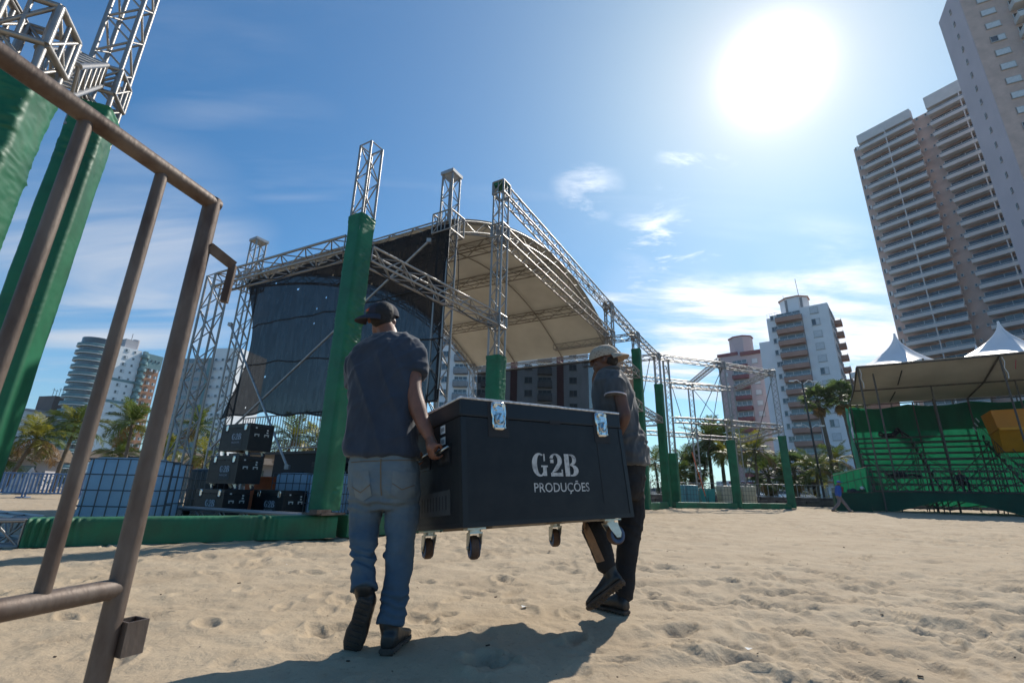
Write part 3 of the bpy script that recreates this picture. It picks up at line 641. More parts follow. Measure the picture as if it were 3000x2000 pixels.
# ---------------------------------------------------------------- buildings
WM = {}
def win_mesh(w, h, kind):
    k = (round(w, 2), round(h, 2), kind)
    if k in WM: return WM[k]
    mb = MB(); fr = .07
    mb.box((0, -.03, 0), (w, .10, h), mi=1)                                    # pane block
    for sx in (-1, 1): mb.box((sx * (w / 2 - fr / 2), -.06, 0), (fr, .14, h + .02), mi=0)
    for sz in (-1, 1): mb.box((0, -.062, sz * (h / 2 - fr / 2)), (w, .14, fr), mi=0)
    if kind in ('two', 'half', 'pale2'): mb.box((0, -.061, 0), (fr, .135, h), mi=0)
    if kind == 'half': mb.box((w / 4, -.052, 0), (w / 2 - fr, .12, h - fr), mi=2)
    if kind == 'shut': mb.box((0, -.052, 0), (w - fr, .12, h - fr), mi=2)
    if kind == 'wide':
        for f in (-.25, 0, .25): mb.box((f * w, -.061, 0), (fr, .135, h), mi=0)
    mb.box((0, -.09, -h / 2 - .05), (w + .16, .2, .08), mi=0)                   # sill
    WM[k] = mb.mesh('window', [M_WFR, M_GLASSB if kind in ('pale2', 'wide') else M_GLASS, M_SHUT]); return WM[k]
M_WFR = mat('window_frame', (0.42, 0.43, 0.44), 0.5, 0, 0.08, 3); M_SHUT = mat('shutter', (0.62, 0.64, 0.67), 0.6, 0, 0.08, 3)
FACE = {'front': 0.0, 'right': math.pi / 2, 'left': -math.pi / 2}
def win(b, x, z, w, h, kind='two', face='front', W=0, D=0, y=0.0, name='window'):
    o = obj(name, win_mesh(w, h, kind), b)
    if face == 'front': o.location = (x, y, z)
    elif face == 'right': o.location = (W - y, x, z); o.rotation_euler = (0, 0, math.pi / 2)
    else: o.location = (y, x, z); o.rotation_euler = (0, 0, -math.pi / 2)
    return o
BM = {}
def balcony(b, x, z, w, d, ph, mats, face='front', W=0, glass=True, y=0.0, rail=True):
    """slab with a parapet, door recess behind (origin centre of the wall line)"""
    k = (round(w, 2), round(d, 2), round(ph, 2), mats[0].name, glass, rail)
    if k not in BM:
        mb = MB()
        mb.box((0, -d / 2, -.09), (w, d, .18), mi=0)
        mb.box((0, -d + .06, ph / 2 + .0), (w, .12, ph), mi=0)
        for s in (-1, 1): mb.box((s * (w / 2 - .06), -d / 2 + .05, ph / 2 - .002), (.119, d - .12, ph), mi=0)
        if rail:
            mb.box((0, -d + .06, ph + .32), (w, .05, .05), mi=2)
            mb.box((0, -d + .06, ph + .14), (w - .1, .02, .28), mi=3)
            for s in (-.5, -.25, 0, .25, .5): mb.box((s * (w - .06), -d + .06, ph + .16), (.05, .06, .33), mi=2)
        if glass: 
            mb.box((0, -.05, 1.12), (w - .3, .08, 2.15), mi=1)
            for f in (-.5, -.17, .17, .5): mb.box((f * (w - .36), -.08, 1.12), (.08, .1, 2.15), mi=2)
        BM[k] = mb.mesh('balcony', mats)
    o = obj('balcony', BM[k], b)
    if face == 'front': o.location = (x, y, z)
    elif face == 'right': o.location = (W - y, x, z); o.rotation_euler = (0, 0, math.pi / 2)
    else: o.location = (y, x, z); o.rotation_euler = (0, 0, -math.pi / 2)
    return o
M_BW = mat('render_white', (0.80, 0.80, 0.82), 0.85, 0, 0.05, 0.25, 0.1, 4); M_TERRA = mat('render_terracotta', (0.40, 0.23, 0.18), 0.85, 0, 0.1, 0.4)
M_PINK = mat('tile_pink', (0.58, 0.42, 0.37), 0.8, 0, 0.12, 0.5, 0.15, 3); M_LILAC = mat('render_lilac', (0.52, 0.43, 0.45), 0.85, 0, 0.06, 0.15)
M_PALE = mat('slab_pale', (0.58, 0.58, 0.58), 0.8, 0, 0.06, 0.5); M_MAROON = mat('render_maroon', (0.20, 0.065, 0.08), 0.85, 0, 0.15, 0.5)
M_PEACH = mat('render_peach', (0.52, 0.40, 0.35), 0.85, 0, 0.06, 0.3); M_ORANGE = mat('brick_orange', (0.40, 0.19, 0.11), 0.85, 0, 0.1, 0.6)
M_TEAL = mat('teal_panel', (0.13, 0.24, 0.26), 0.5, 0, 0.1, 0.6); M_GREYB = mat('render_grey', (0.38, 0.37, 0.39), 0.85, 0, 0.06, 0.3); M_BRNROOF = mat('render_brown', (0.16, 0.12, 0.11), 0.85, 0, 0.1, 0.4)
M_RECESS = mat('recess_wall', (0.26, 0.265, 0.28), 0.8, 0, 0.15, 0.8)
M_RAILW = mat('rail_white', (0.60, 0.61, 0.63), 0.5, 0, 0.05, 2)
def bld(label, loc, ang, cat='building', name='apartment_building'):
    return thing(name, label, cat, (loc[0], loc[1], -.3), R(ang))
# white tower with terracotta balconies
b = bld('white apartment tower with terracotta balconies and an eight-sided roof tank', (60.2, 105.0), -40)
Wd, Dp, Hh = 12.4, 11.0, 41.0
MB().box((Wd / 2, Dp / 2, Hh / 2), (Wd, Dp, Hh)).build('wall', M_BW, b)
MB().box((-1.3, 4.2, 18), (2.6, 5, 36)).build('side_wing', M_BW, b)
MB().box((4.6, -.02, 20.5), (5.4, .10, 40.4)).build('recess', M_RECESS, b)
pr_ = MB().box((Wd / 2 + 2.6, .25, Hh + .6), (Wd - 5.2, .5, 1.2)).box((Wd - .25, Dp / 2 + .26, Hh + .6), (.5, Dp - .53, 1.2)).build('parapet', M_BW, b)
MB().prism([Vector((5.6 + 3.1 * math.cos(k * math.pi / 4 + .39), 4.5 + 3.1 * math.sin(k * math.pi / 4 + .39), Hh)) for k in range(8)], (0, 0, 4.6)).build('roof_tank', M_BW, b)
MB().prism([Vector((5.6 + 3.4 * math.cos(k * math.pi / 4 + .39), 4.5 + 3.4 * math.sin(k * math.pi / 4 + .39), Hh + 4.6)) for k in range(8)], (0, 0, .25)).build('tank_cap', M_TERRA, b)
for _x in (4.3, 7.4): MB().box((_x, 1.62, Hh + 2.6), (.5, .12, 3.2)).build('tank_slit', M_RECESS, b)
MB().tube((6.8, 4.5, Hh + 4.8), (6.6, 4.5, Hh + 10.2), .06, 6).build('antenna', M_IRON, b)
MB().tube((3.6, 4.0, Hh + 4.8), (3.6, 4.0, Hh + 6.4), .05, 6).build('antenna', M_IRON, b)
for k in range(5): MB().box((.2 + k * .55, .1, Hh + .55), (.05, .05, 1.1)).build('roof_post', M_RAILW, b)
MB().box((1.3, .1, Hh + 1.12), (2.4, .05, .06)).build('roof_rail', M_RAILW, b)
for f in range(14):
    z = 3.0 + f * 2.8
    balcony(b, 4.6, z, 5.2, 1.5, .85, [M_TERRA, M_GLASSB, M_RAILW, M_GLASSB])
    win(b, .9 + .6, z + 1.5, 1.3, 1.15, 'half' if f % 3 else 'two')
    win(b, 9.7, z + 1.6, 1.6, 1.5, 'shut' if f % 4 else 'half')
    for yy in (2.4, 4.6, 6.3): win(b, yy, z + 1.5, .8 if yy < 4 else 1.1, 1.1, 'one', 'right', Wd)
    balcony(b, 9.3, z, 2.6, 1.4, .85, [M_TERRA, M_GLASS, M_RAILW, M_GLASSB], 'right', Wd)
# maroon and white tower behind it
b = bld('pinkish apartment tower with maroon balconies and a maroon roof band, behind the bare trusses', (56.6, 124.5), -40)
MB().box((5.6, 6, 18.4), (11.2, 12, 36.8)).build('wall', M_LILAC, b); MB().box((11.25, 6, 17), (.1, 11.8, 34)).build('side_wall', M_PEACH, b)
MB().box((2.4, -.04, 37.2), (5.2, .6, .8)).build('roof_band', M_MAROON, b); MB().box((8.4, -.25, 36.8), (5.4, 1.0, .9)).build('roof_band', M_MAROON, b)
MB().prism([Vector((5.0 + 3.0 * math.cos(k * math.pi / 4 + .39), 5 + 3.0 * math.sin(k * math.pi / 4 + .39), 36.8)) for k in range(8)], (0, 0, 5.6)).build('roof_tank', M_LILAC, b)
MB().prism([Vector((5.0 + 3.25 * math.cos(k * math.pi / 4 + .39), 5 + 3.25 * math.sin(k * math.pi / 4 + .39), 42.4)) for k in range(8)], (0, 0, .3)).build('tank_cap', M_MAROON, b)
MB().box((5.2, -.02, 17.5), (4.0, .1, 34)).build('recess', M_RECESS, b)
for f in range(12):
    z = 2.8 + f * 2.75
    balcony(b, 5.2, z, 3.9, 1.3, .8, [M_MAROON, M_GLASSB, M_RAILW, M_GLASSB]); win(b, 8.9, z + 1.5, 1.4, 1.3, 'shut'); win(b, 1.6, z + 1.5, .9, 1.1, 'shut')
    win(b, 6.0, z + 1.5, .6, .9, 'one', 'right', 11.31)
# pink tiled slab with long balconies
b = bld('very tall pink tiled slab block with two stacks of long pale balconies', (90.2, 105.0), -58)
HP = 90.5; u1 = 1.9; wb = 11.4; gap = 3.0
MB().box((15, 9, HP / 2), (30, 16, HP)).build('wall', M_PINK, b)
MB().box((u1 + wb / 2, -.5, HP + .6), (wb, 1.6, 2.6)).build('parapet', M_PALE, b); MB().box((u1 + wb + gap + wb / 2, -.5, HP + 1.0), (wb, 1.6, 3.2)).build('parapet', M_PALE, b)
MB().box((u1 + 6, 6, HP + 1.6), (8.5, 6, 3.2)).build('roof_room', M_PINK, b); MB().box((u1 + wb + gap + 7, 6, HP + 2.2), (8, 6, 4.4)).build('roof_room', M_PINK, b)
for f in range(30):
    z = 1.6 + f * 2.98
    for c in range(2):
        x0 = u1 + c * (wb + gap)
        balcony(b, x0 + wb / 2, z, wb, 1.5, .62, [M_PALE, M_GLASS, M_RAILW, M_GLASSB])
        if (f * 7 + c * 3) % 5 == 0: win(b, x0 + wb * (.3 if f % 2 else .68), z + 1.35, 2.6, 2.0, 'pale2', y=-.12, name='blind')
        MB().box((x0 + wb * .52, -1.47, z + 1.45), (.18, .1, 2.9)).build('divider', M_PALE, b) if f < 1 else None
        xs = x0 + wb * .52
        o_ = obj('balcony_column', WM.setdefault('bcol', MB().box((0, 0, 0), (.2, .2, 2.6)).mesh('balcony_column', M_PALE)), b); o_.location = (xs, -1.35, z + 1.45)
    win(b, 1.0, z + 1.5, .75, 1.1, 'half' if f % 4 else 'one'); win(b, u1 + wb + .7, z + 1.3, .45, .6, 'one'); win(b, u1 + wb + gap - .6, z + 1.3, .45, .6, 'one')
# lilac tower at the right edge
A_ = Vector((83.74, 70.0, 0)); dA = Vector((-.486, -.874, 0)); r_ = P(2954, 400, 1).x
tt = (A_.x - r_ * A_.y) / (-dA.x + r_ * dA.y); B_ = A_ + dA * tt
b = bld('tallest tower at the right edge with a plain lilac end wall and pale windows', (B_.x, B_.y), -28)
lw = tt; HL = 90.9
MB().box((12, lw / 2, HL / 2), (24, lw - .1, HL)).build('wall', M_PINK, b)
MB().box((-.06, lw / 2, HL / 2 + .2), (.12, lw, HL + .4)).build('end_wall', M_LILAC, b)
for f in range(29):
    z = 3.2 + f * 3.0
    win(b, lw * .42, z + 1.2, .42, .9, 'one', 'left', y=-.125); win(b, 2.9, z + 1.3, 1.9, 1.2, 'shut' if f % 6 else 'half')
    balcony(b, 5.4 + 4.5, z, 9.0, 1.8, .9, [M_PALE, M_GLASS, M_RAILW, M_GLASSB])
# left: rounded teal and white tower (far)
b = bld('white and teal apartment tower with rounded glass balconies and an orange wing', (-164, 190), 68)
HT = 55.5
MB().box((4.6, 8, HT / 2), (9.2, 16, HT)).build('wall', M_BW, b); MB().box((14, 8, HT / 2 - 1), (8, 15, HT - 2)).build('orange_wing', M_ORANGE, b)
MB().box((14, .2, HT - 3.5), (8.2, .6, 6.4)).build('teal_attic', M_TEAL, b); MB().box((10.2, -.6, HT / 2), (1.4, 1.4, HT)).build('stair_shaft', M_TEAL, b)
MB().box((6, 6, HT + 2.2), (5, 6, 4.4)).build('roof_room', M_GREYB, b); MB().tube((9, 6, HT), (9, 6, HT + 5.5), 1.3, 12).build('roof_tank', M_GREYB, b)
MB().tube((7, 6, HT + 4), (7, 6, HT + 8), .1, 6).build('antenna', M_IRON, b)
for z in (41.5, 32.5): MB().box((4.7, -.03, z), (8.6, .14, 1.1)).build('teal_band', M_TEAL, b)
cyc = Vector((-5.2, 4.2, 0))
MB().tube(cyc, cyc + Vector((0, 0, HT + 1)), 5.4, 28).build('glazed_drum', M_GLASS, b)
ringm = MB()
def ring_mesh(r0, r1, h, n=28, a0=0, a1=2 * math.pi):
    mb = MB(); rs = []
    for k in range(n + 1):
        a = a0 + (a1 - a0) * k / n; c, s = math.cos(a), math.sin(a); rs.append([Vector((r0 * c, r0 * s, 0)), Vector((r1 * c, r1 * s, 0)), Vector((r1 * c, r1 * s, h)), Vector((r0 * c, r0 * s, h))])
    return mb.loft(rs, cap=False)
RM1 = ring_mesh(5.0, 6.5, .25).mesh('balcony_slab', M_BW); RM2 = ring_mesh(6.3, 6.4, 1.05).mesh('balcony_glass', M_TEAL)
for f in range(18):
    z = 2.5 + f * 2.95
    o = obj('balcony', RM1, b); o.location = (cyc.x, cyc.y, z); o2 = obj('balcony_glass', RM2, o); o2.location = (0, 0, .25)
    win(b, 3.4, z + 1.6, 1.5, 1.2, 'half'); win(b, 6.4, z + 1.6, .8, .9, 'one')
    for x in (12.0, 14.4, 16.6):
        if f < 16: win(b, x, z + 1.6, 1.3, 1.2, 'half' if x > 13 else 'one')
    o = obj('rounded_bay', WM.setdefault('bay', MB().tube((0, 0, 0), (0, 0, 1.2), 1.5, 14).mesh('rounded_bay', M_TEAL)), b); o.location = (10.2, -.9, z)
for k in range(8): MB().box((12 + k * .8, -.2, HT - 3.2), (.4, .3, .9)).build('attic_window', M_GLASS, b) if k % 2 == 0 else None
# low white block with antennas
b = bld('low white block with a brown roof room and antennas, far left', (-182, 178), 75)
MB().box((10, 8, 13), (22, 16, 26)).build('wall', M_BW, b); MB().box((10, 7.9, 26.4), (22.6, 16.6, .8)).build('cornice', M_GREYB, b)
MB().box((13.5, 7, 30), (8, 9, 7)).build('roof_room', M_BRNROOF, b)
rg = random.Random(4)
for k in range(7): x = 10 + k * 1.1; hq = rg.uniform(3, 6); MB().tube((x, 5, 33), (x, 5, 33 + hq), .09, 5).tube((x - .6, 5, 32.4 + hq), (x + .6, 5, 32.4 + hq), .07, 5).build('antenna', M_IRON, b)
for f in range(8):
    for x in (1.5, 4.2, 12, 15.5, 19): win(b, x, 3.5 + f * 2.95, 1.0, .9, 'one')
    balcony(b, 8, 2.2 + f * 2.95, 4, 1.2, .8, [M_GREYB, M_GLASS, M_RAILW, M_GLASSB])
# grey strip-window block behind the left towers
b = bld('pale grey office-like block with strip windows behind the left truss towers', (-108, 150), -8)
MB().box((5.2, 7, 20), (10.4, 14, 40)).build('wall', M_GREYB, b); MB().box((15, 8, 21.8), (9, 14, 43.6)).build('white_wing', M_BW, b); MB().box((10.9, -.3, 20), (.9, .6, 40)).build('corner_pier', M_TEAL, b)
for f in range(13):
    z = 3.6 + f * 2.95
    win(b, 3.0, z, 4.6, 1.3, 'wide'); win(b, 7.9, z, 3.6, 1.3, 'wide')
    for x in (12.6, 15, 17.4): win(b, x, z + .4, .8, .8, 'one')
# apartment block behind the rear net
b = bld('white and maroon apartment block seen under the stage canvas', (-17, 103), -3)
MB().box((17, 8, 19), (34, 16, 38)).build('wall', M_BW, b)
for x in (17.6, 27.8): MB().box((x, -.06, 19), (1.5, .2, 38)).build('maroon_strip', M_MAROON, b)
for f in range(12):
    z = 2.4 + f * 2.9
    for x in (2.2, 9.6, 14.6, 20.8, 30.6): win(b, x, z + 1.6, 1.7, 1.4, 'two')
    for x in (5.8, 12.0, 24.4): balcony(b, x, z, 3.2, 1.3, 1.0, [M_RECESS, M_GLASS, M_RAILW, M_GLASSB])
b = bld('orange tiled apartment block right of the maroon one under the canvas', (20.5, 112), -6)
MB().box((5, 7, 15.2), (10, 14, 30.4)).build('wall', M_ORANGE, b); MB().box((5, 4, 31.6), (4, 5, 2.4)).build('roof_room', M_ORANGE, b); MB().box((2.0, -.2, 30.6), (2, .5, .7)).build('green_awning', M_GREENB, b)
for f in range(10): balcony(b, 1.6, 2 + f * 2.9, 2.6, 1.2, .9, [M_RECESS, M_GLASS, M_RAILW, M_GLASSB]); win(b, 6.5, 3.5 + f * 2.9, 1.2, 1.1, 'one')
# small far blocks
for lab, x, y, w, h, m_b in (('small far block with pink bands between the palms', 30.5, 140, 7, 20, M_PEACH), ('tiny far grey block behind the cables', 7.4*2.2, 175, 6, 21, M_GREYB), ('brown block edge behind the stand roof', 87, 116, 9, 24, M_BRNROOF)):
    b = bld(lab, (x, y), -5); MB().box((w / 2, 4, h / 2), (w, 8, h)).build('wall', m_b, b); MB().box((w / 2, 4, h + .5), (w * .4, 3, 1)).build('roof_room', m_b, b)
    for f in range(int(h / 3) - 1):
        for q in range(2): win(b, w * (.3 + .4 * q), 2.5 + f * 3, w * .26, 1.2, 'two')
        if m_b is M_PEACH: MB().box((w / 2, -.05, 1.2 + f * 3), (w, .12, .9)).build('band', M_MAROON, b)
# ---------------------------------------------------------------- grandstand on the right
M_SHADE = mat('green_shade_cloth', (0.010, 0.14, 0.068), 0.8, 0, 0.15, 1.2, 0.3, 8, trans=0.5, stretch=(1, 1, .3))
M_SHADE2 = mat('green_shade_cloth_side', (0.05, 0.30, 0.20), 0.8, 0, 0.12, 1.0, 0.2, 8, trans=0.5)
M_CANOPY = mat('canopy_vinyl', (0.50, 0.47, 0.41), 0.6, 0, 0.1, 0.6, 0.15, 3, trans=0.10)
M_PLANK = mat('dark_plank', (0.055, 0.042, 0.035), 0.8, 0, 0.3, 3, 0.3, 20)
M_SCAF = mat('scaffold_steel', (0.10, 0.085, 0.075), 0.6, 0.4, 0.3, 4)
M_YEL = mat('yellow_canvas', (0.62, 0.22, 0.012), 0.6, 0, 0.08, 1.0, trans=0.15); M_YEL2 = mat('yellow_canvas_low', (0.70, 0.33, 0.015), 0.6, 0, 0.1, 1.0, trans=0.45); M_YTRIM = mat('yellow_trim', (0.85, 0.40, 0.02), 0.5, 0, 0.05, 2, trans=.3)
ST = thing('grandstand', 'scaffold grandstand with dark bench rows, green cloth behind and a vinyl canopy', 'grandstand', (20.6, 28.4, 0), R(-30))
SX0, SX1 = .4, 14.5; NROW = 10
def rowyz(i): return .7 + i * .60, 1.12 + i * .395
secs = [(.4, 3.55), (3.65, 6.9), (7.5, 10.7), (10.8, 14.0)]
for i in range(NROW):
    y, z = rowyz(i)
    for k, (a, b_) in enumerate(secs):
        o = obj('bench_plank', WM.setdefault(('pl', k), MB().box(((a + b_) / 2, 0, 0), (b_ - a, .28, .085)).mesh('bench_plank', M_PLANK)), ST); o.location = (0, y, z + .02 * ((i * 7 + k) % 3 - 1))
        o = obj('foot_plank', WM.setdefault(('fp', k), MB().box(((a + b_) / 2, 0, 0), (b_ - a, .2, .07)).mesh('foot_plank', M_PLANK)), ST); o.location = (0, y - .33, z - .34)
for x in (.5, 3.6, 7.2, 10.75, 14.2):
    mb = MB()
    for i in range(NROW):
        y, z = rowyz(i); mb.box((x, y - .02, z - .11), (.06, .30, .2)); mb.box((x, y - .30, z - .40), (.06, .34, .07))
    mb.tube((x, .5, .75), (x, rowyz(9)[0] + .2, rowyz(9)[1] - .3), .05, 6)
    mb.build('stringer', M_SCAF, ST)
    for i in (0, 2, 4, 6, 8, 9):
        y, z = rowyz(i); rod('upright', (x, y, 0), (x, y, z - .2), .03, ST, WM.setdefault('rodS', MB().tube((0, 0, 0), (0, 0, 1), 1, 6).mesh('scaffold_rod', M_SCAF)))
RS = WM['rodS']
for x0, x1 in ((.5, 3.6), (3.6, 7.2), (7.2, 10.75)):
    for y, zt_ in ((.6, 1.0), (1.9, 1.8), (3.1, 2.6), (4.3, 3.4), (5.5, 4.0)): rod('diagonal', (x0, y, .2), (x1, y, zt_), .03, ST, RS); rod('diagonal', (x1, y, .2), (x0, y, zt_), .025, ST, RS)
def front_roof(x, v): pass
RZ = [(-.35, 8.35), (3.0, 7.52), (6.75, 7.15)]
mb = MB(); NX = 40
def canopy_pt(u, v):
    x = .65 + u * 15.0
    if v < .5: y0, z0 = RZ[0]; y1, z1 = RZ[1]; w = v * 2
    else: y0, z0 = RZ[1]; y1, z1 = RZ[2]; w = v * 2 - 1
    s = -.10 * abs(math.sin(w * math.pi)) * abs(math.sin((x - .65) / 6.4 * math.pi))
    return Vector((x, y0 + (y1 - y0) * w, z0 + (z1 - z0) * w + s + .02 * mnoise.noise(Vector((x, w * 3, 0)))))
mb.grid(canopy_pt, 48, 20); mb.grid(lambda u, v: canopy_pt(1 - u, v) + Vector((0, 0, .03)), 48, 20)
mb.build('canopy', M_CANOPY, ST)
for x in (.65, 7.05, 13.45):
    mb = MB(); mb.path([(x, y, z - .06) for y, z in RZ], .05, 6); mb.build('rafter', M_SCAF, ST)
for (y, z) in RZ: MB().tube((.65, y, z - .07), (15.6, y, z - .07), .04, 6).build('purlin', M_SCAF, ST)
for x in (2.9, 9.6): 
    for (a, b_) in ((.4, 2.4), (3.6, 6.0)):
        za = 8.35 - (a + .35) * .248 if a < 3 else 7.52 - (a - 3) * .1; zb_ = 8.35 - (b_ + .35) * .248 if b_ < 3 else 7.52 - (b_ - 3) * .1
        MB().box((x, (a + b_) / 2, (za + zb_) / 2 - .12), (.05, b_ - a, .04), Matrix.Rotation(math.atan2(zb_ - za, b_ - a), 3, 'X')).build('seam_strap', M_INK, ST)
for x in (.7, 1.5, 7.05, 13.4): rod('post', (x, -.2 if x != 1.5 else .5, 0), (x, -.2 if x != 1.5 else .5, 8.25 if x != 1.5 else 8.0), .045, ST, RS)
for x in (.7, 4.2, 7.05, 10.2, 13.4): rod('post', (x, 6.6, 0), (x, 6.6, 7.1), .045, ST, RS)
for x in (4.6, 8.4): rod('post', (x, 3.0, 2.6), (x, 3.0, 7.5), .04, ST, RS)
for x in (.78, 7.12): MB().path([(x, -.3, 8.2), (x + .05, -.33, 7.9), (x - .03, -.32, 7.6), (x + .06, -.3, 7.3), (x + .03, -.3, 7.0)], .02, 5).build('tie_rope', M_PAPER, ST)
MB().box((7.6, -.2, 7.75), (.03, .03, .5), Matrix.Rotation(.25, 3, 'Y')).build('red_strap', mat('red_strap', (.35, .02, .03)), ST)
def cloth(u, v, x0, x1, y, z0, z1f, amp):
    x = x0 + (x1 - x0) * u; z1 = z1f(x); z = z0 + (z1 - z0) * v
    return Vector((x, y + amp * mnoise.noise(Vector((x * 2.2, z * .25, y))), z))
topz = lambda x: 6.95 - .20 * math.sin(((x - .6) % 3.3) / 3.3 * math.pi)
mb = MB(); mb.grid(lambda u, v: cloth(u, v, .6, 15.2, 6.75, .35, topz, .14), 110, 14); mb.build('back_cloth', M_SHADE, ST)
mb = MB(); mb.grid(lambda u, v: cloth(u, v, .6, 15.2, 6.62, 5.15 + 0 * u, topz, .10), 110, 8); mb.build('upper_back_cloth', M_SHADE, ST)
mb = MB(); mb.grid(lambda u, v: Vector((.42 + .12 * mnoise.noise(Vector((u * 3, v * 4, 1))) - .10 * math.sin(v * 3), 6.7 - (1 - v) * 0 - u * (1.0 + 1.9 * (1 - v)), 2.0 + v * 5.0 - u * v * .5)), 16, 20); mb.build('side_cloth', M_SHADE2, ST)
mb = MB()
def skirt(u, v):
    x = .1 + u * 15; zb_ = .06 + .62 * max(0, math.sin(((x - 1.0) % 5.4) / 5.4 * math.pi)) ** 1.5 * (1 if x > .9 else 0)
    z = zb_ + (1.08 - zb_) * v; return Vector((x, -.05 + .05 * mnoise.noise(Vector((x * 1.5, z * .5, 3))), z))
mb.grid(skirt, 120, 8); mb.build('skirt_cloth', mat('green_skirt', (0.008, 0.075, 0.045), 0.85, 0, 0.2, 0.8, trans=.2), ST)
MB().box((7.5, .35, 1.06), (14.8, .7, .05)).build('walkway', M_PLANK, ST)
for z in (1.14, 2.38): rod('rail', (.4, -.1, z), (14.8, -.1, z), .022, ST, RS)
for k in range(72): rod('rail_bar', (.4 + k * .2, -.1, 1.1), (.4 + k * .2, -.1, 2.38), .017, ST, RS)
# aisle stair rail
for s_ in (7.0, 7.45):
    rod('aisle_rail', (s_, .6, 2.0), (s_, 6.2, 5.7), .02, ST, RS)
    for k in range(16): yy = .8 + k * .34; rod('aisle_bar', (s_, yy, yy * .66 + .66), (s_, yy, yy * .66 + 1.5), .011, ST, RS)
for k in range(3): MB().box((6.95 - .06 * k, 5.4 + .25 * k, 5.55 - .25 * k), (.04, .5, .06), Matrix.Rotation(.55, 3, 'X')).build('bright_tube', M_WHITE, ST)
# side stair platform at the left end
SP = thing('side_platform', 'green clothed side platform with a slanting railing at the left end of the stand', 'platform', (20.6, 28.4, 0), R(-30))
mb = MB(); mb.box((-.75, 1.0, .5), (1.7, 2.0, 1.0)); mb.build('cloth_base', mat('green_skirt', None), SP)
for (xa, za) in ((-1.55, 1.95), (-1.2, 2.05), (-.85, 2.15), (-.5, 2.25), (-.15, 2.35), (.2, 2.45)): rod('bar', (xa, -.02, 1.0), (xa, -.02, za), .014, SP, RS)
for a, b_ in ((1.95, 2.5), (1.4, 1.95), (1.02, 1.05)): rod('rail', (-1.6, -.02, a), (.3, -.02, b_), .022, SP, RS)
mb = MB(); mb.grid(lambda u, v: Vector((-1.5 + 1.8 * u, .25 + .05 * math.sin(u * 20), 1.0 + v * (1.1 + .4 * u))), 20, 4); mb.build('cloth_panel', M_SHADE, SP)
YB = thing('yellow_booth', 'yellow canvas booth with sloping sides above the stand seats', 'booth', (20.6, 28.4, 0), R(-30))
y0 = 2.4
MB().add([(6.82, y0, 5.71), (14, y0, 5.8), (14, y0, 4.62), (6.92, y0, 4.64), (6.82, 4.2, 5.62), (14, 4.2, 5.7), (14, 4.2, 4.6), (6.97, 4.2, 4.5)],
         ((3, 2, 1, 0), (7, 3, 0, 4), (6, 2, 3, 7), (5, 1, 2, 6), (4, 0, 1, 5), (6, 7, 4, 5))).build('upper_panel', M_YEL, YB)
MB().add([(6.94, y0 + .02, 4.60), (14, y0 + .02, 4.58), (14, 3.0, 3.43), (7.04, 3.0, 3.43), (6.98, 4.19, 4.48), (14, 4.19, 4.55), (14, 4.19, 3.43), (7.06, 4.19, 3.43)],
         ((3, 2, 1, 0), (7, 3, 0, 4), (6, 2, 3, 7), (5, 1, 2, 6), (4, 0, 1, 5), (6, 7, 4, 5))).build('lower_panel', M_YEL2, YB)
MB().box((10.6, y0 - .06, 4.63), (7.3, .16, .13)).build('ledge', M_YTRIM, YB)
for x in (8.4, 11, 13.6): rod('leg', (x, 3.7, 0), (x, 3.7, 3.45), .05, YB, RS)
# pagoda tents on their platform behind the stand
M_TENT = mat('tent_white', (0.74, 0.76, 0.80), 0.35, 0, 0.05, 0.6, 0.08, 2, trans=0.25)
def pagoda(label, peak, eave_z, half, rz):
    t = thing('pagoda_tent', label, 'tent', (peak.x, peak.y, 0), rz, 'white pagoda tents behind the stand')
    H = peak.z - eave_z; mb = MB(); n = 14; vs = []
    for k in range(n + 1):
        f = k / n; r = half * (1 - f) ** 1.9 + .05 * f; z = eave_z + H * f; ring = []
        for s in range(4):
            for q in range(6):
                a = q / 6; c0 = Vector(((1, 1), (-1, 1), (-1, -1), (1, -1))[s]); c1 = Vector(((1, 1), (-1, 1), (-1, -1), (1, -1))[(s + 1) % 4]); c = c0.lerp(c1, a)
                inn = 1 - .10 * math.sin(a * math.pi) * math.sin(f * math.pi) ** .7
                ring.append(Vector((c.x * r * inn, c.y * r * inn, z)))
        vs.append(ring)
    mb.loft(vs, cap=True); mb.build('roof_skin', M_TENT, t)
    for s in range(4):
        c = ((1, 1), (-1, 1), (-1, -1), (1, -1))[s]; c1 = ((1, 1), (-1, 1), (-1, -1), (1, -1))[(s + 1) % 4]
        rod('leg', (c[0] * half, c[1] * half, 0), (c[0] * half, c[1] * half, eave_z), .06, t, RS)
        MB().box(((c[0] + c1[0]) / 2 * half, (c[1] + c1[1]) / 2 * half, eave_z - .2), (half * 2 if c[1] == c1[1] else .04, .04 if c[1] == c1[1] else half * 2, .4)).build('valance', M_TENT, t)
    return t
pagoda('left white pagoda tent, its peak left of the pink slab', P(2619.5, 977, 34.4), P(2600, 1083, 34.4).z, 2.4, R(25))
pagoda('large white pagoda tent at the right edge above the canopy', P(2923, 941, 31.5), P(2900, 1060, 31.5).z, 2.6, R(22))
pagoda('small distant pagoda peak between the two larger tents', P(2858, 1011, 46), P(2858, 1085, 46).z, 2.3, R(30))
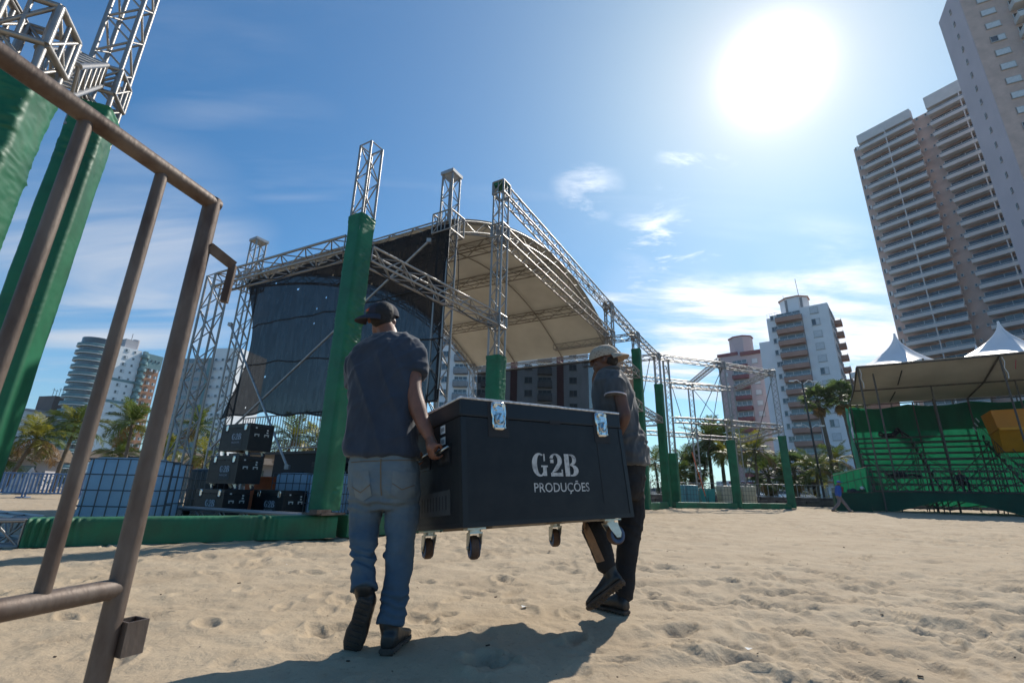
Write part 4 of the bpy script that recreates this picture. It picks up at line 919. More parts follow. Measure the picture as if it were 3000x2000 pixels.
# ---------------------------------------------------------------- promenade wall, fence, car, lamp
LW = thing('low_wall', 'low dark stone wall at the back of the beach on the right', 'wall', (2, 39.6, 0))
M_STONE = mat('dark_stone', (0.085, 0.075, 0.07), 0.9, 0, 0.35, 1.5, 0.5, 6)
for k in range(26):
    for r in range(3): o = obj('stone', WM.setdefault(('st', k % 3), MB().box((0, 0, 0), (2.36 - .03 * (k % 3), .4, .235)).mesh('stone', M_STONE)), LW); o.location = (k * 2.4 + (r % 2) * 1.2, .01 * ((k * 3 + r) % 4), .12 + r * .245 - .07)
PF = thing('promenade_fence', 'pale metal bar fence along the promenade behind the low wall', 'fence', (2, 40.4, .6))
RW = MB().tube((0, 0, 0), (0, 0, 1), 1, 6).mesh('fence_rod', M_GALV)
for z in (.1, 1.05): rod('rail', (0, 0, z), (62, 0, z), .025, PF, RW)
for k in range(156): rod('bar', (k * .4, 0, -.02 if k % 6 == 0 else .1), (k * .4, 0, 1.05 if k % 6 else 1.12), .014 if k % 6 else .03, PF, RW)
def car(label, loc, rz, paint):
    t = thing('parked_car', label, 'car', loc, rz, 'cars parked on the road')
    prof = [(-2.05, .35), (-2.08, .75), (-1.95, .98), (-1.5, 1.05), (-.95, 1.44), (.5, 1.50), (1.35, 1.42), (1.9, 1.05), (2.0, .7), (1.98, .35)]
    rings = []
    for w in (-.80, -.83, -.78, .78, .83, .80):
        sc = 1 if abs(w) != .83 else 1.0
        rings.append([Vector((x, w * (1 if z < 1.06 else .86), z if abs(w) > .79 or 1 else z)) for x, z in prof])
    mb = MB(); mb.loft(rings, smooth=False); mb.build('body', paint, t)
    gl = MB()
    for s in (-1, 1): gl.add([(-1.38, s * .835, 1.08), (-.92, s * .74, 1.40), (.5, s * .74, 1.45), (1.25, s * .74, 1.38), (1.6, s * .835, 1.08)], [(0, 1, 2, 3, 4) if s < 0 else (4, 3, 2, 1, 0)])
    gl.build('side_glass', M_GLASS, t)
    MB().box((-1.2, 0, 1.26), (.05, 1.25, .45), Matrix.Rotation(R(-55), 3, 'Y')).build('windscreen', M_GLASS, t)
    for sx in (-1.28, 1.28):
        for sy in (-.80, .80): w_ = MB().tube((sx, sy - .09, .31), (sx, sy + .09, .31), .31, 18).build('wheel', M_RUBBER, t); MB().tube((sx, sy - .10, .31), (sx, sy + .10, .31), .19, 12).build('rim', M_ZINC, w_)
    for sy in (-.62, .62): MB().box((-2.03, sy, .72), (.1, .3, .14)).build('headlight', M_WHITE, t); MB().box((1.97, sy, .85), (.1, .2, .2)).build('tail_light', mat('tail_red', (.3, .01, .01)), t)
    return t
M_SILVER = mat('silver_paint', (0.55, 0.57, 0.60), 0.3, 0.6, 0.05, 3, coat=.6); M_WHITEC = mat('white_car_paint', (0.7, 0.7, 0.7), 0.35, 0, 0.04, 2, coat=.5)
c_ = P(2275, 1466, 58); car('silver hatchback parked behind the rightmost truss tower', (c_.x, 58, -.08), R(4), M_SILVER)
c_ = P(2345, 1468, 60); car('white car nose right of the rightmost truss tower', (c_.x - .5, 60, -.08), R(184), M_WHITEC)
c_ = P(1925, 1466, 60); car('white car far off between the green towers', (c_.x, 60.5, -.08), R(3), M_WHITEC)
lp = P(2420, 1480, 41); 
LP = thing('lamp_post', 'tall lamp post with paired arms between the two fan palms', 'lamp post', (lp.x, 41, -.05))
MB().tube((0, 0, 0), (-.3, 0, 10.6), .10, 10, .06).build('pole', M_IRON, LP)
for s in (-1, 1):
    for z in (6.4, 10.3):
        MB().path([(-.2, 0, z), (-.2 + s * .5, 0, z + .35), (-.2 + s * .9, 0, z + .3)], .03, 6).build('arm', M_WHITE, LP); MB().box((-.2 + s * 1.0, 0, z + .26), (.4, .2, .12)).build('lamp_head', M_WHITE, LP)
# shops and kiosk strip far right
for lab, px, w, h, m1 in (('low shop row with blue posts behind the fence', 2330, 9, 3.6, M_WHITE), ('low orange and green shop front right of the blue one', 2410, 7, 3.6, M_ORANGE), ('small maroon kiosk behind the far fence', 2200, 6, 3.2, M_MAROON)):
    p_ = P(px, 1470, 84); t = thing('shop_row', lab, 'shop', (p_.x - w / 2, 84, -.1)); MB().box((w / 2, 3, h / 2), (w, 6, h)).build('wall', M_BW, t); MB().box((w / 2, -.5, h - .3), (w + .6, 1.4, .3)).build('awning', m1, t)
    for k in range(4): MB().box((w * (.15 + .23 * k), -.05, 1.3), (w * .16, .1, 2.2)).build('shop_window', M_GLASS if k % 2 else M_GLASSB, t)
# left promenade: kiosks, umbrellas, blue fence
M_BLUEP = mat('blue_paint', (0.085, 0.16, 0.30), 0.5, 0, 0.12, 3); M_THATCH = mat('thatch', (0.16, 0.12, 0.085), 0.9, 0, 0.3, 4, .5, 20)
for k in range(5):
    s0 = Vector((-25.5 + k * 2.02, 21.3 + k * .45, 0)); t = thing('blue_barrier', ('leftmost', 'second', 'middle', 'fourth', 'rightmost')[k] + ' blue slatted barrier section on the far left sand', 'barrier', s0, math.atan2(.45, 2.02), 'blue barriers on the beach')
    z0 = .05
    for z in (.22, 1.05): MB().tube((0, 0, z), (1.95, 0, z), .03, 8).build('rail', M_BLUEP, t)
    for x in (0, 1.95): MB().tube((x, 0, 0), (x, 0, 1.08), .035, 8).build('post', M_BLUEP, t); MB().box((x, 0, .03), (.10, .6, .06)).build('foot', M_BLUEP, t)
    for q in range(12): o = obj('slat', WM.setdefault('slat', MB().box((0, 0, .63), (.075, .02, .80)).mesh('slat', M_BLUEP)), t); o.location = (.14 + q * .152, 0, 0)
def kiosk(label, loc, w, rz):
    t = thing('beach_kiosk', label, 'kiosk', loc, rz); MB().box((w / 2, 2, 1.2), (w, 3, 2.4)).build('wall', M_GREYB, t); MB().prism([Vector((-.8, -.6, 2.4)), Vector((-.8, 4.6, 2.4)), Vector((-.8, 2, 3.5))], (w + 1.6, 0, 0)).build('roof', M_THATCH, t)
    for k in range(3): MB().box((w * (.2 + .3 * k), .45, 1.3), (w * .2, .1, 1.3)).build('hatch', M_GLASS, t)
kiosk('thatched beach kiosk left of the umbrellas', (-47, 40, 0), 7, R(25)); kiosk('thatched beach kiosk right of the umbrellas', (-36, 42, 0), 8, R(15)); kiosk('low kiosk with a brown roof behind the left truss towers', (-24, 42, 0), 9, R(5))
for k, (px, yt) in enumerate(((46, 1385), (80, 1368))):
    p_ = P(px, 1420, 27.5); t = thing('beach_umbrella', ('folded striped parasol, left of the pair', 'folded striped parasol, right and taller of the pair')[k], 'umbrella', (p_.x, 27.5, 0), 0, 'folded parasols')
    hh_ = P(px, yt, 27.5).z
    MB().tube((0, 0, 0), (0, 0, hh_), .025, 8).build('pole', M_WHITE, t)
    rings = []
    for j in range(7):
        f = j / 6; rr_ = .42 * (1 - f) ** .8 + .02; rings.append([Vector(((rr_ * (1 + .22 * math.cos(q * 6 * 2 * math.pi / 24))) * math.cos(q * 2 * math.pi / 24), (rr_ * (1 + .22 * math.cos(q * 6 * 2 * math.pi / 24))) * math.sin(q * 2 * math.pi / 24), hh_ - 1.35 + f * 1.35)) for q in range(24)])
    MB().loft(rings).build('canopy', mat('parasol_cloth', (0.55, 0.50, 0.47), 0.8, 0, .25, 6), t)
# guy cables
for lab, a, b_ in (('dark guy cable left in the far bay', b3(pF3, 8.4) + E2 * .4, (6.5, 28.3, .1)), ('dark guy cable crossing down behind the corner tower', (14.2, 36.8, 9.0), (19.0, 33.5, .1)), ('dark guy cable crossing the other way behind the corner tower', b3(pE4, 8.3), (9.6, 31.5, .1)),
                   ('dark guy cable from the middle tower head', b3(pE4, 8.4), (13.8, 36, .1)), ('dark guy cable from the rightmost tower head', b3(pE5, 8.4), (15.6, 33.5, .1)), ('orange ended strap behind the corner tower', (9.4, 27.9, 8.2), (13.2, 33.0, .1))):
    a, b_ = Vector(a), Vector(b_); t = thing('guy_cable', lab, 'cable', b_); MB().tube(a, b_, .022, 6).build('cable', M_IRON, t, True)
    if 'orange' in lab: MB().tube(a.lerp(b_, .6), a.lerp(b_, .93), .032, 6).build('strap', mat('orange_strap', (.5, .12, .05)), t, True)
# ---------------------------------------------------------------- flight cases
def letters_G2B(M, h, depth=.0012):
    """fat-face stencil letters; returns MB in the plane given by M (x right, y up, z out)"""
    mb = MB(); lay = [0]
    def quad_strip(o, i):
        lay[0] += 1; zz = depth + .00025 * lay[0]
        vs = [M @ Vector((p[0], p[1], zz)) for p in o] + [M @ Vector((p[0], p[1], zz)) for p in i]; n = len(o)
        mb.add(vs, [(k, k + 1, n + k + 1, n + k) for k in range(n - 1)])
    def rect(x0, y0, x1, y1): quad_strip([(x0, y0), (x1, y0)], [(x0, y1), (x1, y1)])
    def arc(cx, cy, ra, rb, a0, a1, n=18): return [(cx + ra * math.cos(R(a0 + (a1 - a0) * k / n)), cy + rb * math.sin(R(a0 + (a1 - a0) * k / n))) for k in range(n + 1)]
    s = h
    # G
    quad_strip(arc(.42 * s, .5 * s, .42 * s, .51 * s, 58, 318, 30), arc(.46 * s, .5 * s, .18 * s, .43 * s, 62, 312, 30))
    rect(.60 * s, .02 * s, .80 * s, .40 * s); rect(.50 * s, .40 * s, .88 * s, .47 * s); rect(.66 * s, .66 * s, .74 * s, .98 * s)
    # 2
    x = 1.02 * s
    quad_strip(arc(x + .33 * s, .69 * s, .37 * s, .32 * s, 160, -32, 18), arc(x + .30 * s, .70 * s, .14 * s, .24 * s, 160, -32, 18))
    quad_strip([(x + .645 * s, .53 * s), (x + .40 * s, .26 * s), (x + .14 * s, .17 * s)], [(x + .42 * s, .58 * s), (x + .16 * s, .28 * s), (x + .0 * s, .10 * s)])
    rect(x, 0, x + .70 * s, .16 * s); rect(x - .0 * s, .58 * s, x + .20 * s, .74 * s); rect(x + .62 * s, .16 * s, x + .70 * s, .30 * s)
    # B
    x = 1.86 * s
    rect(x, 0, x + .28 * s, s)
    quad_strip(arc(x + .40 * s, .755 * s, .33 * s, .245 * s, 90, -90, 16), arc(x + .36 * s, .755 * s, .12 * s, .18 * s, 90, -90, 16))
    quad_strip(arc(x + .42 * s, .26 * s, .39 * s, .26 * s, 90, -90, 16), arc(x + .38 * s, .26 * s, .14 * s, .19 * s, 90, -90, 16))
    rect(x + .30 * s, .93 * s, x + .42 * s, s); rect(x + .30 * s, 0, x + .42 * s, .07 * s); rect(x + .30 * s, .47 * s, x + .42 * s, .55 * s)
    return mb
def text_mesh(txt, size, M, material, name, parent, extra=0.0, spacing=1.0):
    cu = bpy.data.curves.new('txt', 'FONT'); cu.body = txt; cu.size = size; cu.align_x = 'LEFT'; cu.offset = extra; cu.space_character = spacing; cu.resolution_u = 3
    o = bpy.data.objects.new('txt', cu); COL.objects.link(o); dg = bpy.context.evaluated_depsgraph_get()
    me = bpy.data.meshes.new_from_object(o.evaluated_get(dg)); bpy.data.objects.remove(o); bpy.data.curves.remove(cu)
    me.transform(M.to_4x4() if len(M) == 3 else M); me.materials.clear(); me.materials.append(material)
    return obj(name, me, parent)
def frame(o, x, y):           # 4x4 from origin, right and up vectors
    x = Vector(x).normalized(); y = Vector(y).normalized(); z = x.cross(y); o = Vector(o)
    return Matrix(((x.x, y.x, z.x, o.x), (x.y, y.y, z.y, o.y), (x.z, y.z, z.z, o.z), (0, 0, 0, 1)))
CL, CWd, CHt = 1.209, .636, .66
def rbox(mb, c, d, r, mi=0):
    x, y, z = d[0] / 2, d[1] / 2, d[2] / 2; pr_ = []
    for (sx, sy, a0) in ((1, 1, 0), (-1, 1, 90), (-1, -1, 180), (1, -1, 270)):
        for k in range(4): a = R(a0 + 30 * k); pr_.append((sx * (x - r) + r * math.cos(a), sy * (y - r) + r * math.sin(a)))
    rings = []
    for zz, q in ((-z, .55), (-z + r * .3, .12), (-z + r, 0), (z - r, 0), (z - r * .3, .12), (z, .55)):
        rings.append([Vector((c[0] + px - math.copysign(r * q, px), c[1] + py - math.copysign(r * q, py), c[2] + zz)) for px, py in pr_])
    mb.loft(rings, mi, smooth=False)
def latch(parent, x, z, y=0.0, sc=1.0, far=False):
    """butterfly latch on the front face"""
    mb = MB(); w, h = .098 * sc, .158 * sc
    out_ = []
    for k in range(32):
        a = 2 * math.pi * k / 32; ca, sa = math.cos(a), math.sin(a); q = (abs(ca) ** 5 + abs(sa) ** 5) ** (-1 / 5.0)
        waist = 1 - .16 * math.exp(-((sa * q + .25) / .22) ** 2) - (.10 if sa * q < -.5 else 0)
        out_.append((w / 2 * q * ca * waist, h / 2 * q * sa))
    rings = []
    for yy, f in ((.0, 1.04), (-.006, 1.0), (-.011, .94), (-.011, .80), (-.005, .74)):
        rings.append([Vector((x + px * f, y + yy * sc, z + pz * f)) for px, pz in out_])
    mb.loft(rings, smooth=True)
    pl = mb.build('latch', M_CHROME, parent)
    if far: return pl
    k = MB(); k.tube((x, y - .004, z - .012), (x, y - .018, z - .012), .026, 20); k.box((x, y - .024, z - .012), (.012, .016, .044), Matrix.Rotation(.5, 3, 'Y')); k.build('knob', M_CHROME, pl)
    for sx in (-1, 1):
        k = MB(); k.tube((x + sx * .026, y - .006, z + .058), (x + sx * .026, y - .020, z + .055), .017, 14, .012); k.build('corner_dome', M_CHROME, pl)
        for zz in (.066, -.066): MB().tube((x + sx * .034, y - .01, z + zz), (x + sx * .034, y - .0145, z + zz), .006, 10).build('rivet', M_ZINC, pl)
    k = MB(); k.box((x, y - .012, z + .04), (.05, .012, .016)); k.box((x, y - .010, z + .018), (.03, .012, .03)); k.box((x, y - .010, z - .058), (.036, .01, .02)); k.build('hasp', M_CHROME, pl)
    rr2 = ring_mesh(.024, .031, .008, 16); rr2.v = [(x + v[0], y - .012 - v[2], z - .02 + v[1] * 1.1) for v in rr2.v]; rr2.build('dish_ring', M_ZINC, pl)
    return pl
def castor(parent, x, y, ang, near=True):
    """swivel castor hanging below z=0"""
    t = MB(); t.box((0, 0, -.006), (.105, .085, .008)); t.tube((0, 0, -.008), (0, 0, -.024), .03, 14)
    pl = t.build('castor', M_ZINC, parent); pl.location = (x, y, 0); pl.rotation_euler = (0, 0, ang); pl.scale = (1.12,) * 3
    f = MB()
    for s in (-1, 1):
        f.prism([Vector((-.034, s * .027, -.022)), Vector((.034, s * .027, -.022)), Vector((.052, s * .027, -.075)), Vector((.044, s * .027, -.098)), Vector((.020, s * .027, -.098)), Vector((-.012, s * .027, -.06))], (0, s * .004, 0))
    f.box((0, 0, -.024), (.07, .058, .006)); f.build('fork', M_ZINC, pl)
    wc = Vector((.032, 0, -.086)); Rw = .052
    prof = [(-.017, .60), (-.019, .86), (-.015, .97), (0, 1.0), (.015, .97), (.019, .86), (.017, .60)]
    rings = [[wc + Vector((Rw * q * math.cos(2 * math.pi * k / 28), yy, Rw * q * math.sin(2 * math.pi * k / 28))) for k in range(28)] for yy, q in prof]
    wh = MB().loft(rings).build('wheel', M_TYRE, pl)
    for s in (-1, 1):
        rm = ring_mesh(.026, .045, .003, 26); rm.v = [(wc.x + v[0], wc.y + s * (.0195 + v[2]), wc.z + v[1]) for v in rm.v]; rm.build('blue_rim', M_BLUERIM, wh)
        MB().tube(wc + Vector((0, s * .012, 0)), wc + Vector((0, s * .0225, 0)), .024, 16).build('hub', M_RUBBER, wh)
        MB().tube(wc + Vector((0, s * .0225, 0)), wc + Vector((0, s * .034, 0)), .008, 8).build('axle_bolt', M_ZINC, wh)
    return pl
def make_case(label, near):
    t = thing('flight_case', label, 'case', (0, 0, 0), 0, None if near else 'black flight cases stacked by the stage')
    mb = MB(); lid = .108; zs = CHt - lid
    x0, x1, y0, y1 = 0, CL, 0, CWd
    # body with a recessed upper front where the latches sit
    mb.box((CL / 2, CWd / 2, zs / 2), (CL, CWd, zs)); bd_ = mb.build('body', M_CASE, t)
    mb = MB(); rbox(mb, (CL / 2, CWd / 2, zs + lid / 2 + .0015), (CL + .003, CWd + .003, lid - .003), .012); ld = mb.build('lid', M_CASE2, t)
    # edge strips on the vertical corners and along the top
    for (x, y) in ((0, 0), (CL, 0), (0, CWd), (CL, CWd)):
        sx = 1 if x == 0 else -1; sy = 1 if y == 0 else -1
        MB().box((x + sx * .014, y - sy * .0015, zs / 2), (.032, .003, zs - .004)).box((x - sx * .0015, y + sy * .014, zs / 2), (.003, .032, zs - .004)).build('corner_strip', M_CASE2, t)
    MB().box((CL / 2, -.0012, .012), (CL, .003, .024)).box((-.0012, CWd / 2, .012), (.003, CWd, .024)).build('base_strip', M_CASE2, t)
    if near:
        MB().box((CL * .30, CWd / 2, -.006), (.35, CWd * .9, .012)).build('skid_board', mat('raw_wood', (.30, .23, .17), .8, 0, .3, 8), t)
        MB().box((CL * .66, CWd / 2, -.005), (.30, CWd * .9, .010)).build('skid_board', mat('raw_wood'), t)
        MB().box((CL - .24, -.0006, .285), (.0025, .002, .40)).build('panel_groove', M_INK, t)
    for x in (.235, CL - .185):
        rp = MB(); rp.box((x, -.0008, zs + .0), (.135, .003, .20)); rp.build('latch_plate', M_INK, t)
        latch(t, x, zs + .018, -.004, 1.0, far=not near)
    MB().path([(CL - .004, -.0005, CHt - .004), (.004, -.0005, CHt - .004), (-.0005, .004, CHt - .004), (-.0005, CWd - .004, CHt - .004)], .0075, 8).build('highlight_strip', M_EDGE if near else M_CASE2, t)  # added strip; on the near case its pale colour is a painted edge highlight
    MB().box((CL * .53, -.0016, zs + .008), (.085, .003, .024)).build('finger_slot', M_INK, t)
    Mf = frame((.445, 0, .245) if near else (.50, -.003, .27), (1, 0, 0), (0, 0, 1))
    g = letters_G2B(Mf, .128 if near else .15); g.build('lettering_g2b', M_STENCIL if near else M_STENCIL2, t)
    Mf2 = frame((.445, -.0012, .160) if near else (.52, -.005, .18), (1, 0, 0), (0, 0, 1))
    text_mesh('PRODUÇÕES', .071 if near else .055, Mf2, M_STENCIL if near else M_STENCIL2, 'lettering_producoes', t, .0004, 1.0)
    # end faces: handles, paper labels, vent sticker
    for xe, sgn in ((-.0005, -1), (CL + .0005, 1)):
        for yy in ((.19, .45) if not near else (.19, .45)):
            pl = MB().box((xe + sgn * .002, yy, .38), (.004, .15, .11)).build('handle_plate', M_CASE2, t)
            if near: MB().box((xe + sgn * .003, yy, .38), (.004, .12, .085)).build('handle_dish', M_INK, pl)
            hb = MB().path([(xe + sgn * .006, yy - .052, .415), (xe + sgn * .035, yy - .05, .40), (xe + sgn * .042, yy - .03, .388), (xe + sgn * .042, yy + .03, .388), (xe + sgn * .035, yy + .05, .40), (xe + sgn * .006, yy + .052, .415)], .007, 8)
            if not near: hb = MB().box((xe + sgn * .012, yy, .40), (.02, .12, .022)).box((xe + sgn * .012, yy - .05, .375), (.02, .016, .05)).box((xe + sgn * .012, yy + .05, .375), (.02, .016, .05))
            hb.build('handle', M_ZINC if near else M_PAPER, pl)
    lb = ((.21, .52), (.21, .455), (.36, .50)) if near else ((.16, .56), (.47, .52), (.47, .46))
    for (yy, zz) in lb:
        w_, h_ = (.055, .046) if near else (.045, .035)
        lp_ = MB().box((-.0016, yy, zz), (.002, w_, h_)).build('paper_label', M_PAPER, t)
        if near:
            for q in range(3): MB().box((-.0028, yy + .014 - q * .014, zz), (.001, .006, .022)).build('print_mark', M_INK, lp_)
        lp2 = MB().box((CL + .0016, yy, zz), (.002, w_, h_)).build('paper_label', M_PAPER, t)
    if near:
        vs = MB().box((-.0016, .34, .13), (.002, .42, .125)).build('faded_sticker', M_VENT, t)
        for q in range(9): MB().box((-.0028, .18 + q * .038, .13), (.001, .008 if q % 3 else .016, .07)).build('print_mark', M_INK, vs)
    else:
        MB().box((.73, -.0012, .24), (.42, .002, .30)).build('dull_panel', M_VENT, t)
    for (x, y, a) in ((.12, .10, R(72) if near else 0), (CL - .12, .10, R(-12) if near else .4), (.08, CWd - .07, R(80) if near else 1.0), (CL - .22 if near else CL - .12, CWd - .12, R(70) if near else 0)):
        castor(t, x, y, a)
    return t
big = make_case('big black wheeled case lettered G2B carried between two men', True)
big.location = (-.219, 2.477, .571)
big.rotation_euler = Matrix.Identity(3).to_euler()
_yaw, _pit, _rol = R(33.72), R(-1.717), R(-5.86)
big.rotation_euler = (Matrix.Rotation(_yaw, 3, 'Z') @ Matrix.Rotation(_pit, 3, 'Y') @ Matrix.Rotation(_rol, 3, 'X')).to_euler()
fc = make_case('x', False); st_ = []
ca_ = Vector((.866, -.5, 0)); cz0 = .035; step = .735
def case_at(cx, cy, level, label, yaw=R(-30)):
    d = Vector((math.cos(yaw), math.sin(yaw), 0)) * CL * .93
    place(fc, st_, (cx - d.x, cy - d.y, cz0 + level * step), yaw, label, scale=.93)
case_at(-6.20, 10.86, 0, 'leftmost black case on the bottom row, below the two-high pair')
case_at(-4.95, 11.0, 0, 'black case on the bottom row just left of the green tower foot')
case_at(-6.08, 10.96, 1, 'black case in the middle of the three-high stack')
case_at(-5.98, 11.02, 2, 'topmost black case of the three-high stack')
case_at(-4.55, 13.1, 0, 'bottom black case behind the blue tanks'); case_at(-4.55, 13.1, 1, 'upper black case behind the blue tanks')
case_at(-3.15, 12.2, 0, 'black case low behind the left man'); case_at(-3.15, 12.2, 1, 'black case stacked behind the left man')
# ---------------------------------------------------------------- water tanks in cages
M_TBLUE = mat('tank_blue', (0.66, 0.81, 0.90), 0.35, 0, 0.06, 1.2, trans=0.8); M_TBLK = mat('tank_black', (0.012, 0.014, 0.017), 0.5, 0, 0.2, 2); M_TCY = mat('tank_cyan', (0.14, 0.40, 0.46), 0.45, 0, 0.1, 1, trans=.3); M_TWH = mat('tank_cream', (0.60, 0.57, 0.45), 0.5, 0, 0.1, 1, trans=.25)
M_CAGE = mat('cage_steel', (0.10, 0.105, 0.115), 0.5, 0.6, 0.2, 10)
RCG = MB().tube((0, 0, 0), (0, 0, 1), 1, 6).mesh('cage_rod', M_CAGE)
def tank(label, loc, rz, m, w=.92, d=.92, h=1.12, group='caged liquid tanks'):
    t = thing('water_tank', label, 'tank', loc, rz, group)
    mb = MB(); z0 = .15; rings = []; n = 32
    for f, ins in ((0, .06), (.03, .015), (.08, 0), (.5, 0), (.9, 0), (.955, .03), (.985, .09), (1.0, .17)):
        ring = []
        for k in range(n):
            a = 2 * math.pi * (k + .5) / n; ca, sa = math.cos(a), math.sin(a); q = (abs(ca) ** 9 + abs(sa) ** 9) ** (-1 / 9.0)
            bulge = 1 + .012 * math.sin(f * 22)
            ring.append(Vector((q * ca * (w / 2 - .03 - ins * .6) * bulge, q * sa * (d / 2 - .03 - ins * .6) * bulge, z0 + f * (h - z0))))
        rings.append(ring)
    mb.loft(rings); mb.build('bottle', m, t)
    MB().tube((0, 0, h - .01), (0, 0, h + .03), .09, 14).build('cap', M_INK, t)
    mb = MB()
    for x in (-1, 0, 1): mb.box((x * (w / 2 - .06), 0, .06), (.12, d, .12))
    mb.box((0, 0, .13), (w, d, .02)); mb.build('pallet', M_IRON, t)
    xs, ys_ = w / 2, d / 2
    for s in (-1, 1):
        for k in range(6):
            f = -1 + 2 * k / 5 * .999; rod('cage_bar', (f * xs, s * ys_, .14), (f * xs, s * ys_, h - .02), .009, t, RCG)
        for k in range(1, 5):
            f = -1 + 2 * k / 5; rod('cage_bar', (s * xs, f * ys_, .14), (s * xs, f * ys_, h - .02), .009, t, RCG)
    for k in range(5):
        z = .17 + (h - .2) * k / 4; pts = [(-xs, -ys_, z), (xs, -ys_, z), (xs, ys_, z), (-xs, ys_, z)]
        mb = MB()
        for q in range(4): mb.tube(pts[q], pts[(q + 1) % 4], .009, 6)
        mb.build('cage_ring', M_CAGE, t)
    return t
tank('pale blue tank in a steel cage right behind the barrier bars', (-6.12, 7.98, 0), R(2), M_TBLUE)
tank('pale blue caged tank half hidden behind the barrier corner post', (-6.58, 9.02, 0), R(3), M_TBLUE)
tank('black caged tank left of the stacked cases', (-7.55, 12.7, 0), R(-20), M_TBLK)
tank('blue caged tank left of the green tower foot', (-5.13, 12.05, 0), R(-4), M_TBLUE, w=.84, d=.84, h=1.05); tank('blue caged tank right of the green tower foot', (-4.2, 11.75, 0), R(-4), M_TBLUE, w=.84, d=.84, h=1.05)
oc = thing('orange_crate', 'orange plastic crate glimpsed between the stacked cases and blue tank', 'crate', (-6.0, 12.75, 0)); M_OC = mat('orange_plastic', (.55, .11, .03), .5)
MB().box((0, 0, .45), (1.3, .5, .9)).build('shell', M_OC, oc); MB().box((0, 0, .93), (1.36, .56, .06)).build('rim', M_OC, oc)
for k, (px, Y, m, lab) in enumerate(((1985, 33.0, M_TCY, 'cyan caged tank left of its twin, right of the green towers'), (2022, 33.3, M_TCY, 'cyan caged tank left of the teal bins'), (2130, 33.5, M_TWH, 'cream caged tank left of the half green tower foot'), (2190, 33.5, M_TWH, 'cream caged tank right of the half green tower foot'), (1868, 30.0, M_TCY, 'pale caged tank sliver left of the slim green tower'))):
    p_ = P(px, 1470, Y); tank(lab, (p_.x, Y, 0), R(-3 + 2 * k), m, w=1.0, d=1.0, h=1.35)
M_BIN = mat('teal_plastic', (0.02, 0.26, 0.24), .5)
for px, lab in ((2061, 'teal waste bin, left of the two'), (2082, 'teal waste bin, right of the two')):
    p_ = P(px, 1470, 33.6); t = thing('waste_bin', lab, 'bin', (p_.x, 33.6, 0), R(5), 'teal bins')
    mb = MB(); mb.loft([[Vector((s * x, s2 * y, z)) for s, s2 in ((1, 1), (-1, 1), (-1, -1), (1, -1))] for x, y, z in ((.20, .2, .0), (.25, .25, 1.0), (.25, .25, 1.02))], smooth=False); mb.build('bin_body', M_BIN, t)
    MB().box((0, 0, 1.08), (.54, .56, .1)).build('bin_lid', M_BIN, t); MB().tube((-.2, .2, .08), (.2, .2, .08), .08, 10).build('wheel', M_RUBBER, t)
# ---------------------------------------------------------------- palms and shrubs
def leaf_mat(name, col, col2, tr=.45): return mat(name, col, .45, 0, .2, 1.5, col2=col2, trans=tr, spec=.4)
M_PALM = leaf_mat('palm_green', (0.12, 0.165, 0.03), (0.06, 0.095, 0.018)); M_PALMY = leaf_mat('palm_yellow', (0.28, 0.25, 0.03), (0.11, 0.13, 0.02), .5); M_PALMD = leaf_mat('palm_dry', (0.26, 0.15, 0.05), (0.14, 0.08, 0.03), .3)
M_FAN = leaf_mat('fan_green', (0.10, 0.15, 0.045), (0.05, 0.08, 0.025), .5); M_BARK = mat('palm_bark', (0.14, 0.115, 0.09), .9, 0, .3, 5, .6, 14, stretch=(1, 1, 4)); M_SHRUB = leaf_mat('shrub_green', (0.06, 0.095, 0.022), (0.03, 0.05, 0.013))
def frond_mesh(name, L, droop, nl, lw, seed, m, hang=.35, ll=.42):
    rg = random.Random(seed); mb = MB(); pts = []
    for k in range(15):
        f = k / 14; a = droop * f ** 1.6; pts.append((f, a))
    pos = [Vector((0, 0, 0))]; ang = 0
    for k in range(1, 15):
        a = -droop * (k / 14) ** 1.5; pos.append(pos[-1] + Vector((math.cos(a), 0, math.sin(a))) * (L / 14))
    def at_(f): x = f * 14; i = min(int(x), 13); return pos[i].lerp(pos[i + 1], x - i), (pos[i + 1] - pos[i]).normalized()
    mb.path([p for p in pos[::2]] , [.035 * (1 - .85 * k / 7) for k in range(8)], 5)
    for s in (-1, 1):
        for k in range(nl):
            f = .16 + .83 * (k + rg.random() * .6) / nl; p, t_ = at_(min(f, .995)); up_ = Vector((-t_.z, 0, t_.x))
            l = L * ll * (math.sin(min(1, f * 1.15) * math.pi * .80 + .35) ** .8) * rg.uniform(.8, 1.1); l = max(l, .12 * L)
            d = (t_ * rg.uniform(.45, .75) + Vector((0, s, 0)) * .85 + up_ * rg.uniform(-.1, .25)).normalized(); w = lw * rg.uniform(.8, 1.2)
            mid = p + d * l * .5 + Vector((0, 0, -hang * l * .12)); tip = p + d * l * .93 + Vector((0, 0, -hang * l * rg.uniform(.5, .9)))
            n_ = t_ * w
            mb.add([p - n_ * .4, p + n_ * .4, mid + n_ * .55, tip, mid - n_ * .55], [(0, 1, 2, 4), (4, 2, 3)])
    return mb.mesh(name, m)
FR = {m.name: [frond_mesh('frond', 2.6, dr, 26, .075, sd, m, hang=hg) for dr, sd, hg in ((.7, 1, .3), (1.2, 2, .45), (1.9, 3, .6))] for m in (M_PALM, M_PALMY, M_PALMD)}
def trunk(t, pts, r0, r1): 
    n = len(pts); mb = MB(); q = []
    for k in range(24):
        f = k / 23 * (n - 1); i = min(int(f), n - 2); q.append(Vector(pts[i]).lerp(Vector(pts[i + 1]), f - i))
    mb.path(q, [(r0 + (r1 - r0) * k / 23) * (1 + .06 * (k % 2)) for k in range(24)], 9); return mb.build('trunk', M_BARK, t)
